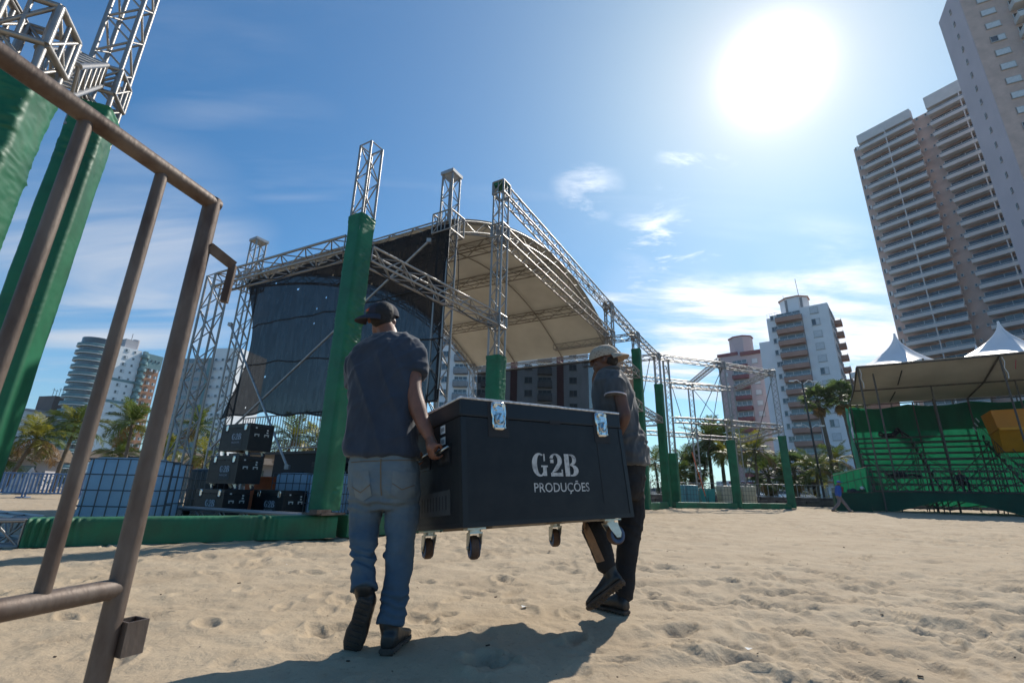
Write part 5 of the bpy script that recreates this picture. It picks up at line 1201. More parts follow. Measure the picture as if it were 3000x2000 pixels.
def coconut(label, x, y, h, seed, n=19, lean=(.6, .2), sc=1.0, ymix=.25, dry=.18, group='coconut palms', cat='palm tree'):
    t = thing('coconut_palm', label, cat, (x, y, -.05), 0, group); rg = random.Random(seed)
    top = Vector((lean[0], lean[1], h)); trunk(t, [(0, 0, 0), (lean[0] * .25, lean[1] * .25, h * .4), (lean[0] * .65, lean[1] * .65, h * .75), tuple(top)], .17 * sc, .10 * sc)
    for k in range(n):
        u = rg.random(); el = R(78 - 105 * (k / n) + rg.uniform(-10, 10)); az = k * 2.399 + rg.uniform(-.3, .3)
        nm = 'palm_dry' if (k > n * (1 - dry)) else ('palm_yellow' if rg.random() < ymix else 'palm_green'); v = 0 if k < n * .25 else (1 if k < n * .65 else 2)
        if el < R(-5): v = 1
        o = obj('frond', FR[nm][v], t); o.location = top + Vector((0, 0, .0)); s_ = sc * rg.uniform(.85, 1.12)
        o.rotation_mode = 'QUATERNION'; o.rotation_quaternion = Matrix.Rotation(az, 3, 'Z').to_quaternion() @ Matrix.Rotation(-el, 3, 'Y').to_quaternion() @ Matrix.Rotation(rg.uniform(-.4, .4), 3, 'X').to_quaternion(); o.scale = (s_,) * 3
    return t
def fan_leaf(name, seed, m):
    mb = MB(); rg = random.Random(seed); mb.tube((0, 0, 0), (.75, 0, .0), .02, 5, .012); c = Vector((.75, 0, 0)); n = 20
    for k in range(n):
        a = R(-115 + 230 * k / (n - 1)); l = .62 * (1 - .12 * abs(a) / 2) * rg.uniform(.92, 1.05); d = Vector((math.cos(a), math.sin(a), 0)); pd = Vector((-math.sin(a), math.cos(a), 0)); w = .042
        p1 = c + d * l * .62 + pd * 0 + Vector((0, 0, .05 * math.cos(a * 2))); tip = c + d * l + Vector((0, 0, -.16 * rg.uniform(.6, 1.4)))
        mb.add([c, p1 - pd * w, tip, p1 + pd * w], [(0, 1, 2, 3)])
    return mb.mesh(name, m)
FN = [fan_leaf('fan_leaf', s, M_FAN) for s in (1, 2, 3)]; FD = fan_leaf('dry_fan_leaf', 5, M_PALMD)
def fanpalm(label, x, y, h, seed, n=26, sc=1.0, lean=(0, 0), skirt=8, group='fan palms'):
    t = thing('fan_palm', label, 'palm tree', (x, y, -.05), 0, group); rg = random.Random(seed); top = Vector((lean[0], lean[1], h))
    trunk(t, [(0, 0, 0), tuple(top * .5), tuple(top)], .16 * max(sc, .8), .11 * max(sc, .8))
    for k in range(n + skirt):
        dry = k >= n; el = R(80 - 120 * (k / n) + rg.uniform(-8, 8)) if not dry else R(rg.uniform(-80, -62)); az = k * 2.399
        o = obj('fan_leaf', FD if dry else FN[k % 3], t); o.location = top + Vector((0, 0, -.15 * dry * sc)); s_ = sc * rg.uniform(.85, 1.15) * (.85 if dry else 1)
        o.rotation_mode = 'QUATERNION'; o.rotation_quaternion = Matrix.Rotation(az, 3, 'Z').to_quaternion() @ Matrix.Rotation(-el, 3, 'Y').to_quaternion() @ Matrix.Rotation(rg.uniform(-.5, .5), 3, 'X').to_quaternion(); o.scale = (s_,) * 3
    return t
def shrub(label, x, y, w, h, seed, m=None, z0=-.05):
    t = thing('shrub', label, 'shrub', (x, y, z0), 0, 'shrubs along the promenade'); rg = random.Random(seed); mb = MB(); st = MB()
    for k in range(7): a = rg.random() * 6.28; st.tube((0, 0, 0), (math.cos(a) * w * .3, math.sin(a) * w * .25, h * .6), .03, 5, .012)
    st.build('stem', M_BARK, t)
    cl = [(rg.uniform(-.38, .38) * w, rg.uniform(-.3, .3) * w, rg.uniform(.3, .8) * h, rg.uniform(.18, .32)) for _ in range(9)]
    for k in range(620):
        c = cl[k % 9]; v = Vector((rg.gauss(0, 1), rg.gauss(0, 1), rg.gauss(0, 1))).normalized() * rg.random() ** .4; p = Vector((c[0] + v.x * c[3] * w, c[1] + v.y * c[3] * w, max(.05, c[2] + v.z * c[3] * h)))
        s = rg.uniform(.10, .2) * max(.6, h / 3); a = Vector((rg.gauss(0, 1), rg.gauss(0, 1), rg.gauss(0, 1))).normalized(); b_ = a.orthogonal().normalized() * s * .5
        mb.add([p, p + a * s * .5 + b_, p + a * s, p + a * s * .5 - b_], [(0, 1, 2, 3)])
    mb.build('foliage', m or M_SHRUB, t); return t
def top_at(px, py, Y): p_ = P(px, py, Y); return p_
# left side
for k, (px, py, Y, lab, sc, lean, nf_) in enumerate(((108, 1283, 30, 'coconut palm with drooping orange fronds, far left', .80, (1.0, 0), 20), (222, 1250, 36, 'dense coconut palm between the first two barrier bars', .92, (.4, 0), 22), (388, 1240, 31, 'coconut palm with a bare trunk between the barrier bars', .72, (-.2, 0), 18),
        (352, 1330, 33, 'low bushy palm above the first blue tank', .62, (.2, 0), 20), (492, 1318, 31, 'small yellow green palm right of the barrier corner post', .5, (.1, 0), 18), (580, 1250, 36, 'palm seen through the left truss towers', .72, (-.4, 0), 16), (10, 1345, 33, 'palm cut by the left picture edge', .75, (.3, 0), 18),
        (600, 1340, 33, 'dark low palm behind the left truss towers', .6, (0, 0), 16))):
    p_ = top_at(px, py, Y); coconut(lab, p_.x - lean[0], Y - lean[1], p_.z, 20 + k, n=nf_, sc=sc, lean=lean, ymix=.45 if k in (0, 4, 5) else .25, dry=.24 if k == 0 else .08)
for k, (px, py, Y, lab) in enumerate(((830, 1285, 34, 'palm seen through the stage railing'), (905, 1300, 36, 'low palm behind the stage railing'), (960, 1270, 38, 'palm top behind the black net edge'))):
    p_ = top_at(px, py, Y); coconut(lab, p_.x, Y, p_.z, 40 + k, sc=.8, ymix=.4)
# right side
for k, (px, py, Y, h_, lab, sc) in enumerate(((2396, 1172, 43, 0, 'tall fan palm, left of the pair in front of the white tower', 1.25), (2462, 1160, 42, 0, 'tall fan palm, right of the pair beside the stand', 1.3), (2250, 1390, 44, 0, 'short dark fan palm right of the bare rear tower', 1.5), (2325, 1375, 45, 0, 'short dark fan palm behind the rightmost tower', 1.5), (2035, 1370, 47, 0, 'dark fan palm behind the slender rear tower', 1.4), (2500, 1170, 46, 0, 'fan palm crown half behind the canopy corner', 1.2))):
    p_ = top_at(px, py, Y); fanpalm(lab, p_.x + (.5 if k < 2 else 0), Y, p_.z, 60 + k, sc=sc, lean=(-.5 if k < 2 else 0, 0), n=30)
for k, (px, py, Y, lab, sc, ym) in enumerate(((2385, 1372, 42, 'bright coconut palm in front of the white tower', .78, .4), (2455, 1348, 44, 'coconut palm behind the lamp post', .8, .15), (2205, 1320, 41, 'yellow green palm right of the middle tower', .85, .65), (2140, 1330, 41, 'bright small palm left of the middle tower', .6, .7), (1985, 1395, 44, 'low palm right of the corner tower', .75, .3), (1925, 1355, 46, 'palm between the two green towers', .8, .2), (2000, 1352, 50, 'palm far behind the cyan tanks', .8, .2))):
    p_ = top_at(px, py, Y); coconut(lab, p_.x, Y, p_.z, 80 + k, sc=sc, lean=(.2 * (-1) ** k, 0), ymix=ym, dry=.1)
for k, (px, py, Y, lab) in enumerate(((2110, 1262, 46, 'tall feathery palm with arching fronds behind the bare beams'), (2075, 1275, 47, 'tall feathery palm, left of its neighbour behind the bare beams'))):
    p_ = top_at(px, 1300, Y); t = coconut(lab, p_.x, Y, p_.z, 95 + k, n=24, sc=1.15, lean=(0, 0), ymix=.3, dry=.05)
    for c in t.children:
        pass
for k, (px, Y, w, h, lab) in enumerate(((1990, 46, 5, 2.2, 'round shrub right of the corner tower'), (2060, 45, 6, 2.0, 'shrub behind the teal bins'), (2120, 44, 4, 1.5, 'yellowish hedge left of the middle tower'), (1935, 48, 6, 2.6, 'shrub mass between the green towers'), (2400, 46, 5, 1.6, 'low hedge behind the walker'), (2170, 47, 6, 2.2, 'shrub right of the middle tower'), (2050, 60, 12, 3.2, 'tree mass far behind the teal bins'), (1900, 75, 12, 4, 'far tree mass behind the slim green tower'))):
    p_ = P(px, 1470, Y); shrub(lab, p_.x, Y, w, h, 110 + k, m=M_PALMY if 'yellowish' in lab or 'low hedge' in lab else None)
for k, (x, y, w, h, lab) in enumerate(((-33, 38, 8, 1.5, 'shrub bank behind the folded parasols'), (-24, 38, 8, 1.6, 'shrub bank behind the blue tanks'), (-15, 38, 6, 1.8, 'shrub bank behind the stacked cases'), (-8.5, 37, 6, 1.8, 'shrub bank behind the stage railing'), (-44, 40, 9, 1.8, 'shrub bank at the far left'), (-66, 66, 18, 3.5, 'far tree mass at the left'), (-38, 66, 18, 3.2, 'far tree mass behind the left palms'), (2, 66, 16, 3.5, 'far tree mass behind the stage'))): shrub(lab, x, y, w, h, 130 + k)
# ---------------------------------------------------------------- people
def remeshed(mb, voxel, smooth=4, disp=None):
    me = mb.mesh('tmp', M_INK); o = bpy.data.objects.new('tmp', me); COL.objects.link(o)
    md = o.modifiers.new('r', 'REMESH'); md.mode = 'VOXEL'; md.voxel_size = voxel; md.use_smooth_shade = True
    if smooth: sm_ = o.modifiers.new('s', 'SMOOTH'); sm_.iterations = smooth; sm_.factor = .5
    dg = bpy.context.evaluated_depsgraph_get(); m2 = bpy.data.meshes.new_from_object(o.evaluated_get(dg)); bpy.data.objects.remove(o)
    if disp:
        nrm = [v.normal.copy() for v in m2.vertices]
        for v, n_ in zip(m2.vertices, nrm): v.co += n_ * disp(v.co)
        m2.update()
    m2.polygons.foreach_set('use_smooth', [True] * len(m2.polygons)); return m2
def skin_obj(name, mb, material, parent, voxel, smooth=4, disp=None):
    me = remeshed(mb, voxel, smooth, disp); me.name = name; me.materials.clear(); me.materials.append(material)
    me.transform(Matrix.Translation(-root_loc(parent))); return obj(name, me, parent)
def catmull(pts, rs, per=5):
    P_ = [Vector(p) for p in pts]; q = []; rq = []
    for i in range(len(P_) - 1):
        a, b, c, d = P_[max(i - 1, 0)], P_[i], P_[i + 1], P_[min(i + 2, len(P_) - 1)]
        for k in range(per):
            t = k / per; q.append(.5 * ((2 * b) + (c - a) * t + (2 * a - 5 * b + 4 * c - d) * t * t + (3 * b - a - 3 * c + d) * t ** 3)); rq.append(rs[i] + (rs[i + 1] - rs[i]) * (t * t * (3 - 2 * t)))
    q.append(P_[-1]); rq.append(rs[-1]); return q, rq
def limb(mb, pts, rs, n=14, round0=True, round1=True):
    q, r = catmull(pts, rs); d0 = (q[1] - q[0]).normalized(); d1 = (q[-1] - q[-2]).normalized()
    if round0: q = [q[0] - d0 * r[0] * f for f in (.95, .7, .35)] + q; r = [r[0] * f for f in (.3, .71, .94)] + r
    if round1: q = q + [q[-1] + d1 * r[-1] * f for f in (.35, .7, .95)]; r = r + [r[-1] * f for f in (.94, .71, .3)]
    mb.path(q, r, n)
def ellip(mb, c, rx, ry, rz_, M=None, n=20):
    rings = []
    for j in range(1, 12):
        a = math.pi * j / 12; rings.append([Vector((rx * math.sin(a) * math.cos(2 * math.pi * k / n), ry * math.sin(a) * math.sin(2 * math.pi * k / n), -rz_ * math.cos(a))) for k in range(n)])
    rings = [[(M @ v if M is not None else v) + Vector(c) for v in r] for r in rings]; mb.loft(rings)
def torso(mb, rows, right, front, exp=2.5, n=28):
    rings = []; up_ = Vector((0, 0, 1))
    for (c, a, b, tilt) in rows:
        r_ = (right * math.cos(tilt) + up_ * math.sin(tilt)); ring = []
        for k in range(n):
            t = 2 * math.pi * k / n; ca, sa = math.cos(t), math.sin(t); q = (abs(ca) ** exp + abs(sa) ** exp) ** (-1 / exp); ring.append(Vector(c) + r_ * (a * q * ca) + front * (b * q * sa))
        rings.append(ring)
    mb.loft(rings)
def nz(p, s, seed=0): return mnoise.noise(Vector((p.x * s + seed, p.y * s, p.z * s)))
def shoe(t, heel, dirv, upv, L=.29, m=None, sole=None, shaft=None):
    d = Vector(dirv).normalized(); u = Vector(upv); u = (u - d * u.dot(d)).normalized(); s = d.cross(u); heel = Vector(heel)
    def rings(prof):
        out_ = []
        for f, w, h0, h1 in prof:
            c = heel + d * (f * L); ring = []
            for k in range(16):
                a = 2 * math.pi * k / 16; ca, sa = math.cos(a), math.sin(a); q = (abs(ca) ** 3 + abs(sa) ** 3) ** (-1 / 3.0); ring.append(c + s * (w * q * ca) + u * ((h0 + h1) / 2 + (h1 - h0) / 2 * q * sa))
            out_.append(ring)
        return out_
    mb = MB(); mb.loft(rings([(-.02, .018, .03, .07), (.0, .034, .016, .085), (.12, .041, .016, .105), (.30, .042, .016, .105), (.45, .044, .016, .088), (.62, .050, .016, .070), (.80, .050, .016, .058), (.93, .040, .018, .048), (1.0, .018, .022, .038)]))
    if shaft: limb(mb, [heel + d * .055 * L / .29 + u * .06, Vector(shaft)], [.043, .05])
    so_ = skin_obj('shoe', mb, m, t, .0085, 3, lambda p: .0015 * nz(p, 40))
    sb = MB(); sb.loft(rings([(-.025, .020, 0, .022), (.0, .037, -.003, .024), (.15, .042, -.003, .024), (.42, .040, .002, .024), (.62, .052, -.002, .024), (.82, .051, -.002, .024), (.95, .040, 0, .024), (1.02, .016, .004, .022)]), smooth=False)
    for k in range(9):
        f = .03 + k * .105; sb.box(heel + d * (f * L) - u * .004, (.006, .062 if k != 4 else .05, .007), Matrix((d, s, u)).transposed())
    sb.build('sole', sole or M_SOLE, so_, True); return so_
def finger(mb, pts, r0=.0088, r1=.0068): limb(mb, pts, [r0 + (r1 - r0) * k / (len(pts) - 1) for k in range(len(pts))], 10)
def grip_hand(mb, bar_c, bdir, outv, wrist, mirror=1):
    """palm above and outside a bar, four fingers curled round it from outside and below, thumb over the top"""
    up_ = Vector((0, 0, 1)); bar_c = Vector(bar_c); palm = bar_c + outv * .036 + up_ * .030
    limb(mb, [wrist, wrist.lerp(palm, .55), palm], [.027, .033, .034])
    ellip(mb, palm, .022, .042, .033, Matrix((outv, bdir, up_)).transposed())
    for k in range(4):
        o_ = bdir * ((k - 1.5) * .0205); ln = (.92, 1.0, .97, .80)[k]
        K = bar_c + o_ + outv * (.047) + up_ * .018
        finger(mb, [palm + o_ * .9, K, bar_c + o_ + outv * (.036 * ln) - up_ * .022 * ln, bar_c + o_ + outv * .006 - up_ * .031 * ln, bar_c + o_ - outv * .014 - up_ * .016])
    b0 = palm + bdir * (mirror * .036) + up_ * .004
    finger(mb, [b0 - bdir * (mirror * .01), b0 + outv * -.022 + bdir * (mirror * .012), bar_c + bdir * (mirror * .030) + up_ * .019 - outv * .006, bar_c + bdir * (mirror * .012) + up_ * .016 - outv * .016], .0105, .008)
def denim_material():
    m = bpy.data.materials.new('denim_faded'); m.use_nodes = True; n = m.node_tree.nodes; l = m.node_tree.links; b = n['Principled BSDF']; b.inputs['Roughness'].default_value = .9; b.inputs['Specular IOR Level'].default_value = .2
    tcn = n.new('ShaderNodeTexCoord'); sp = n.new('ShaderNodeSeparateXYZ'); l.new(tcn.outputs['Object'], sp.inputs[0])
    ns = n.new('ShaderNodeTexNoise'); ns.inputs['Scale'].default_value = 5; ns.inputs['Detail'].default_value = 6; l.new(tcn.outputs['Object'], ns.inputs['Vector'])
    wash = n.new('ShaderNodeMapRange'); wash.interpolation_type = 'SMOOTHSTEP'; wash.inputs[1].default_value = .15; wash.inputs[2].default_value = 1.0; l.new(sp.outputs[2], wash.inputs[0])   # sanded seat and thighs
    ad = n.new('ShaderNodeMath'); ad.operation = 'MULTIPLY_ADD'; l.new(ns.outputs['Fac'], ad.inputs[0]); ad.inputs[1].default_value = 1.5; ad.inputs[2].default_value = -.75
    a2 = n.new('ShaderNodeMath'); a2.operation = 'ADD'; a2.use_clamp = True; l.new(ad.outputs[0], a2.inputs[0]); l.new(wash.outputs[0], a2.inputs[1])
    cr = n.new('ShaderNodeValToRGB'); cr.color_ramp.elements[0].color = (.066, .102, .142, 1); cr.color_ramp.elements[1].color = (.165, .20, .215, 1); cr.color_ramp.elements[0].position = .12; cr.color_ramp.elements[1].position = 1.0; l.new(a2.outputs[0], cr.inputs[0])
    l.new(cr.outputs[0], b.inputs['Base Color'])
    n2 = n.new('ShaderNodeTexNoise'); n2.inputs['Scale'].default_value = 320; l.new(tcn.outputs['Object'], n2.inputs['Vector']); bp_ = n.new('ShaderNodeBump'); bp_.inputs['Strength'].default_value = .5; bp_.inputs['Distance'].default_value = .0015; l.new(n2.outputs['Fac'], bp_.inputs['Height']); l.new(bp_.outputs[0], b.inputs['Normal'])
    return m
M_SKIN1 = mat('skin_brown', (0.20, 0.088, 0.055), .50, 0, .14, 14, .25, 160, spec=.4, bdist=.002); M_SKIN2 = mat('skin_dark', (0.105, 0.050, 0.036), .5, 0, .14, 14, .25, 160, spec=.4, bdist=.002)
M_HAIR = mat('hair_black', (0.012, 0.010, 0.010), .75, 0, .4, 60, .8, 160, bdist=.004)
M_TEE = mat('tee_slate', (0.040, 0.050, 0.070), .9, 0, .14, 5, .5, 420, spec=.2, bdist=.0012); M_TEE2 = mat('polo_grey', (0.075, 0.079, 0.085), .9, 0, .16, 5, .5, 420, spec=.2, stretch=(6, 6, .4), bdist=.0012)
M_JEAN = denim_material(); M_TROU = mat('trouser_black', (0.016, 0.016, 0.018), .85, 0, .2, 6, .4, 300, spec=.3, bdist=.001)
for _m in (M_TEE, M_TEE2):
    _b = _m.node_tree.nodes['Principled BSDF']; _b.inputs['Sheen Weight'].default_value = .3; _b.inputs['Sheen Roughness'].default_value = .4
M_BOOT = mat('boot_black', (0.016, 0.015, 0.015), .45, 0, .3, 12, .3, 80, spec=.5, bdist=.002); M_SOLE = mat('boot_sole', (0.055, 0.042, 0.034), .85, 0, .35, 12, .4, 80, bdist=.003)
M_CAP1 = mat('cap_navy', (0.022, 0.022, 0.034), .85, 0, .2, 12, .4, 200, bdist=.001); M_TRIM = mat('trim_white', (.55, .53, .60), .8)
def cap_material():
    m = bpy.data.materials.new('cap_cream_pattern'); m.use_nodes = True; n = m.node_tree.nodes; l = m.node_tree.links; b = n['Principled BSDF']; b.inputs['Roughness'].default_value = .85
    tcn = n.new('ShaderNodeTexCoord'); mp = n.new('ShaderNodeMapping'); mp.inputs['Rotation'].default_value = (.6, .8, .78); mp.inputs['Scale'].default_value = (42, 42, 42); l.new(tcn.outputs['Object'], mp.inputs[0])
    vo = n.new('ShaderNodeTexVoronoi'); vo.inputs['Scale'].default_value = 1.0; vo.inputs['Randomness'].default_value = .25; l.new(mp.outputs[0], vo.inputs['Vector'])
    cr = n.new('ShaderNodeValToRGB'); cr.color_ramp.elements[0].color = (.26, .19, .14, 1); cr.color_ramp.elements[1].color = (.38, .31, .235, 1); cr.color_ramp.elements[0].position = .22; cr.color_ramp.elements[1].position = .34
    l.new(vo.outputs['Distance'], cr.inputs[0]); l.new(cr.outputs[0], b.inputs['Base Color']); return m
M_CAP2 = cap_material(); M_TAN = mat('tan_stripe', (0.25, 0.155, 0.095), .85, 0, .15, 30, .3, 200)
caseM = Matrix.Translation(big.location) @ big.rotation_euler.to_matrix().to_4x4()
def cpt(x, y, z): return caseM @ Vector((x, y, z))
eN = (caseM.to_3x3() @ Vector((-1, 0, 0))).normalized(); eB = (caseM.to_3x3() @ Vector((0, 1, 0))).normalized()
def head(mb, c, f, tilt=0.0, big_=1.0):
    """skull, jaw, nose, ears in the direction f"""
    f = Vector(f).normalized(); f.z = 0; f.normalize(); s = Vector((f.y, -f.x, 0)); M = Matrix.Rotation(tilt, 3, f) @ Matrix((s, f, Vector((0, 0, 1)))).transposed(); k = big_
    def T(x, y, z): return Vector(c) + M @ Vector((x * k, y * k, z * k))
    ellip(mb, T(0, -.012, .022), .077 * k, .097 * k, .098 * k, M); ellip(mb, T(0, .020, -.050), .060 * k, .070 * k, .068 * k, M)
    ellip(mb, T(0, .052, -.092), .030 * k, .026 * k, .022 * k, M)                                   # chin
    limb(mb, [T(0, .088, .015), T(0, .106, -.022), T(0, .094, -.034)], [.010 * k, .015 * k, .012 * k], 8)        # nose
    for sx in (-1, 1):
        ellip(mb, T(sx * .080, -.010, -.012), .010 * k, .020 * k, .031 * k, M @ Matrix.Rotation(sx * .35, 3, 'Z')); ellip(mb, T(sx * .032, .076, .016), .020 * k, .012 * k, .011 * k, M)   # ears, brow
        ellip(mb, T(sx * .045, .060, -.030), .018 * k, .016 * k, .016 * k, M)
    ellip(mb, T(0, .084, -.060), .024 * k, .010 * k, .007 * k, M); ellip(mb, T(0, .082, -.070), .021 * k, .010 * k, .007 * k, M)   # lips
    return M, T
def cap_parts(t, c, M, brim_az, m, tilt_back=0.0, r=(.088, .105, .085), panel=True, dz=.035, logo=False):
    Mc = M @ Matrix.Rotation(brim_az, 3, 'Z') @ Matrix.Rotation(tilt_back, 3, 'X'); c = Vector(c); mb = MB(); rings = []
    for j in range(11):
        a = math.pi / 2 * j / 10 * .97; rr_ = math.cos(a) ** .8
        rings.append([c + Mc @ Vector((r[0] * rr_ * math.cos(2 * math.pi * k / 36), r[1] * rr_ * math.sin(2 * math.pi * k / 36), dz + r[2] * math.sin(a) + .0012 * math.cos(6 * 2 * math.pi * k / 36))) for k in range(36)])
    inner = [[c + (v - c) * .97 for v in rg_] for rg_ in reversed(rings)]
    mb.loft(rings, cap=False); mb.loft([rings[0], inner[-1]], cap=False); mb.add(rings[-1], [tuple(range(36))]); cp_ = mb.build('cap', m, t, True)
    bm_ = MB()
    def bpnt(u, v, h): a = R(-62 + 124 * u); e = .072 * math.cos(R(-62 + 124 * u) * 1.25) ** .6 if abs(-62 + 124 * u) < 71 else 0; rx = r[0] + e * v; ry = r[1] + e * v; return c + Mc @ Vector((rx * math.sin(a), ry * math.cos(a), dz + .004 + h - .028 * v * v - .016 * v * math.sin(a) ** 2))
    bm_.grid(lambda u, v: bpnt(u, v, .003), 20, 5); bm_.grid(lambda u, v: bpnt(1 - u, v, -.002), 20, 5); bm_.grid(lambda u, v: bpnt(u, 1, .003 - .005 * v), 20, 1); bm_.build('brim', m, cp_, True)
    ellip_b = MB(); ellip(ellip_b, c + Mc @ Vector((0, 0, dz + r[2])), .008, .008, .005, None, 10); ellip_b.build('button', m, cp_, True)
    if logo:
        for k, (cc_, x0, x1, z0, z1) in enumerate((((.50, .085, .03), -.022, .022, .028, .048), ((.03, .16, .05), -.012, .004, .020, .028))):
            lg = MB(); lg.grid(lambda u, v: c + Mc @ Vector(((x0 + (x1 - x0) * u), (r[1] * 1.025) * math.sqrt(max(0, 1 - ((x0 + (x1 - x0) * u) / r[0]) ** 2)) * math.cos(math.asin(min(.95, (z0 + (z1 - z0) * v) / r[2]))) ** .8, dz + z0 + (z1 - z0) * v)), 6, 4)
            lg.build('emblem', mat('emblem%d' % k, cc_, .8), cp_, True)
    return cp_
def hair_shell(t, c, T, M, k=1.0, front=-.2):
    mb = MB(); ellip(mb, T(0, -.018, .026), .0805, .0975, .095, M); ellip(mb, T(0, -.042, -.012), .071, .066, .062, M)
    return skin_obj('hair', mb, M_HAIR, t, .009, 2, lambda p: .0022 * nz(p, 90))
def crease(p, ax, s, seed): return mnoise.noise(Vector((p.x * s + seed, p.y * s, p.z * s * ax)))
# ---- man on the left
mL = thing('person', 'man seen from behind in dark cap, slate tee shirt and faded jeans', 'person', (-.60, 2.65, 0))
fL = Vector((.16, .987, 0)); rL = Vector((.987, -.16, 0))
hb_ = cpt(-.042, .19, .388)
bodyL = MB(); hc = P(1121, 938, 2.94)
MH, TH = head(bodyL, hc, (-.10, 1, 0), R(8))
limb(bodyL, [P(1139, 1000, 2.87), P(1136, 975, 2.90), hc + Vector((.008, -.012, -.04))], [.066, .060, .058])
torso(bodyL, [(P(1123, 1200, 2.82), .15, .09, 0), (P(1125, 1060, 2.86), .18, .09, .15), (P(1133, 1000, 2.885), .15, .075, .2)], rL, fL)
wr = P(1262, 1287, 2.665)
limb(bodyL, [P(1204, 1020, 2.865), P(1212, 1085, 2.81), P(1211, 1140, 2.76), P(1222, 1190, 2.73), P(1240, 1240, 2.70), wr], [.052, .048, .049, .051, .042, .028])
grip_hand(bodyL, hb_, eB, eN, wr, mirror=-1)
hb2 = cpt(-.042, .45, .388); wl = hb2 + eN * .085 + Vector((0, 0, .085))
limb(bodyL, [P(1042, 1052, 2.90), P(1058, 1110, 3.02), P(1085, 1180, 3.10), P(1140, 1240, 3.09), wl], [.05, .046, .043, .042, .028]); grip_hand(bodyL, hb2, eB, eN, wl, mirror=-1)
skin_obj('body', bodyL, M_SKIN1, mL, .0065, 3)
sh = MB()
torso(sh, [(P(1120, 1338, 2.80), .212, .142, 0), (P(1120, 1322, 2.80), .214, .144, 0), (P(1120, 1260, 2.80), .208, .138, 0), (P(1121, 1180, 2.81), .206, .135, .02), (P(1122, 1110, 2.835), .216, .137, .06), (P(1122, 1055, 2.86), .224, .132, .13), (P(1125, 1018, 2.88), .205, .118, .20), (P(1133, 994, 2.895), .142, .092, .21), (P(1137, 983, 2.90), .09, .08, .2)], rL, fL)
limb(sh, [P(1192, 1014, 2.87), P(1208, 1035, 2.85), P(1214, 1065, 2.83), P(1214, 1098, 2.81)], [.066, .074, .078, .084], round1=False)
limb(sh, [P(1050, 1050, 2.88), P(1040, 1085, 2.94), P(1046, 1115, 3.0)], [.066, .07, .07])
def dsL(p):
    v = .009 * crease(p, .22, 9, 3) + .017 * (max(0, 1 - 2.4 * abs(mnoise.noise(Vector((p.x * 8 + p.z * 2.6, p.y * 5, p.z * 1.9 + 3))))) ** 1.4) + .008 * (max(0, 1 - 2.6 * abs(mnoise.noise(Vector((p.x * 9 - p.z * 7, p.y * 6, p.z * 5 + 11))))) ** 1.5) - .007 + .003 * crease(p, .5, 30, 7)
    hem = math.exp(-((p.z - .985) / .05) ** 2)
    v += .007 * hem * crease(p, .4, 16, 5); sl_ = max(0, (p.x - (-.56)) / .1); v += .004 * min(1, max(0, p.z - 1.45) * 8) * crease(p, 1.2, 24, 9); return v
tee = skin_obj('tee_shirt', sh, M_TEE, mL, .0085, 5, dsL)
jn = MB()
torso(jn, [(P(1124, 1310, 2.80), .185, .118, 0), (P(1125, 1370, 2.79), .200, .135, 0), (P(1126, 1430, 2.785), .204, .142, 0), (P(1126, 1470, 2.785), .185, .125, 0), (P(1126, 1492, 2.785), .14, .10, 0)], rL, fL)
limb(jn, [P(1180, 1440, 2.79), P(1178, 1510, 2.77), P(1172, 1600, 2.72), P(1164, 1690, 2.67), P(1150, 1780, 2.625), P(1143, 1830, 2.61)], [.103, .094, .080, .069, .066, .070], round1=False)
limb(jn, [P(1076, 1440, 2.79), P(1070, 1510, 2.78), P(1067, 1560, 2.75), P(1066, 1640, 2.67), P(1066, 1700, 2.60), P(1066, 1728, 2.575)], [.103, .093, .078, .060, .064, .070], round1=False)
def djL(p):
    low = max(0, min(1, (.62 - p.z) / .5)); v = .0045 * crease(p, 1.7, 13, 2) + .013 * (max(0, 1 - 2.2 * abs(mnoise.noise(Vector((p.x * 6 + 2, p.y * 5, p.z * 11 + p.x * 8))))) ** 1.5) * (.4 + .6 * low) - .004 + .003 * crease(p, 2.4, 28, 4)
    v += .010 * math.exp(-((p.z - .22) / .07) ** 2) * math.sin(p.z * 150 + 5 * nz(p, 9)) * (1 if p.x > -.62 else .2) * .7
    v += .010 * math.exp(-((p.z - .40) / .05) ** 2) * math.sin(p.z * 130 + 5 * nz(p, 9)) * (1 if p.x < -.64 else 0)
    v += .008 * math.exp(-((p.z - .66) / .035) ** 2) * math.sin(p.z * 140 + 4 * nz(p, 8)) * (1 if p.x < -.62 else .4); return v
je = skin_obj('jeans', jn, M_JEAN, mL, .0085, 4, djL)
def surf_strip(parent, target_fn, pts, w, m, name): pass
M_STITCH = mat('stitch', (.16, .12, .08), .9); M_POCK = mat('denim_pocket', (0.20, 0.225, 0.225), .9, 0, .2, 9, .5, 300, col2=(.14, .165, .175), bdist=.001)
def project_patch(outline_px, Y0, name, m, parent, tgt, nu=10, nv=10, lift=.004):
    """sew a patch on to the surface seen from behind: cast along +Y on to the mesh"""
    me_ = tgt.data; off_ = root_loc(tgt); from mathutils.bvhtree import BVHTree
    bv = BVHTree.FromPolygons([v.co for v in me_.vertices], [p.vertices for p in me_.polygons]); mb = MB(); c = [Vector(outline_px[k]) for k in range(4)]
    def f(u, v):
        a = c[0].lerp(c[1], u); b = c[3].lerp(c[2], u); q = a.lerp(b, v)
        if len(outline_px) > 4 and v == 1: q = q + Vector((0, outline_px[4] * (1 - abs(2 * u - 1))))
        w_ = P(q.x, q.y, Y0); h_, n_, i_, d_ = bv.ray_cast(w_ - off_ - Vector((0, .6, 0)), Vector((0, 1, 0)))
        return (h_ + n_ * lift) if h_ is not None else w_ - off_
    mb.grid(f, nu, nv); return mb.build(name, m, parent)
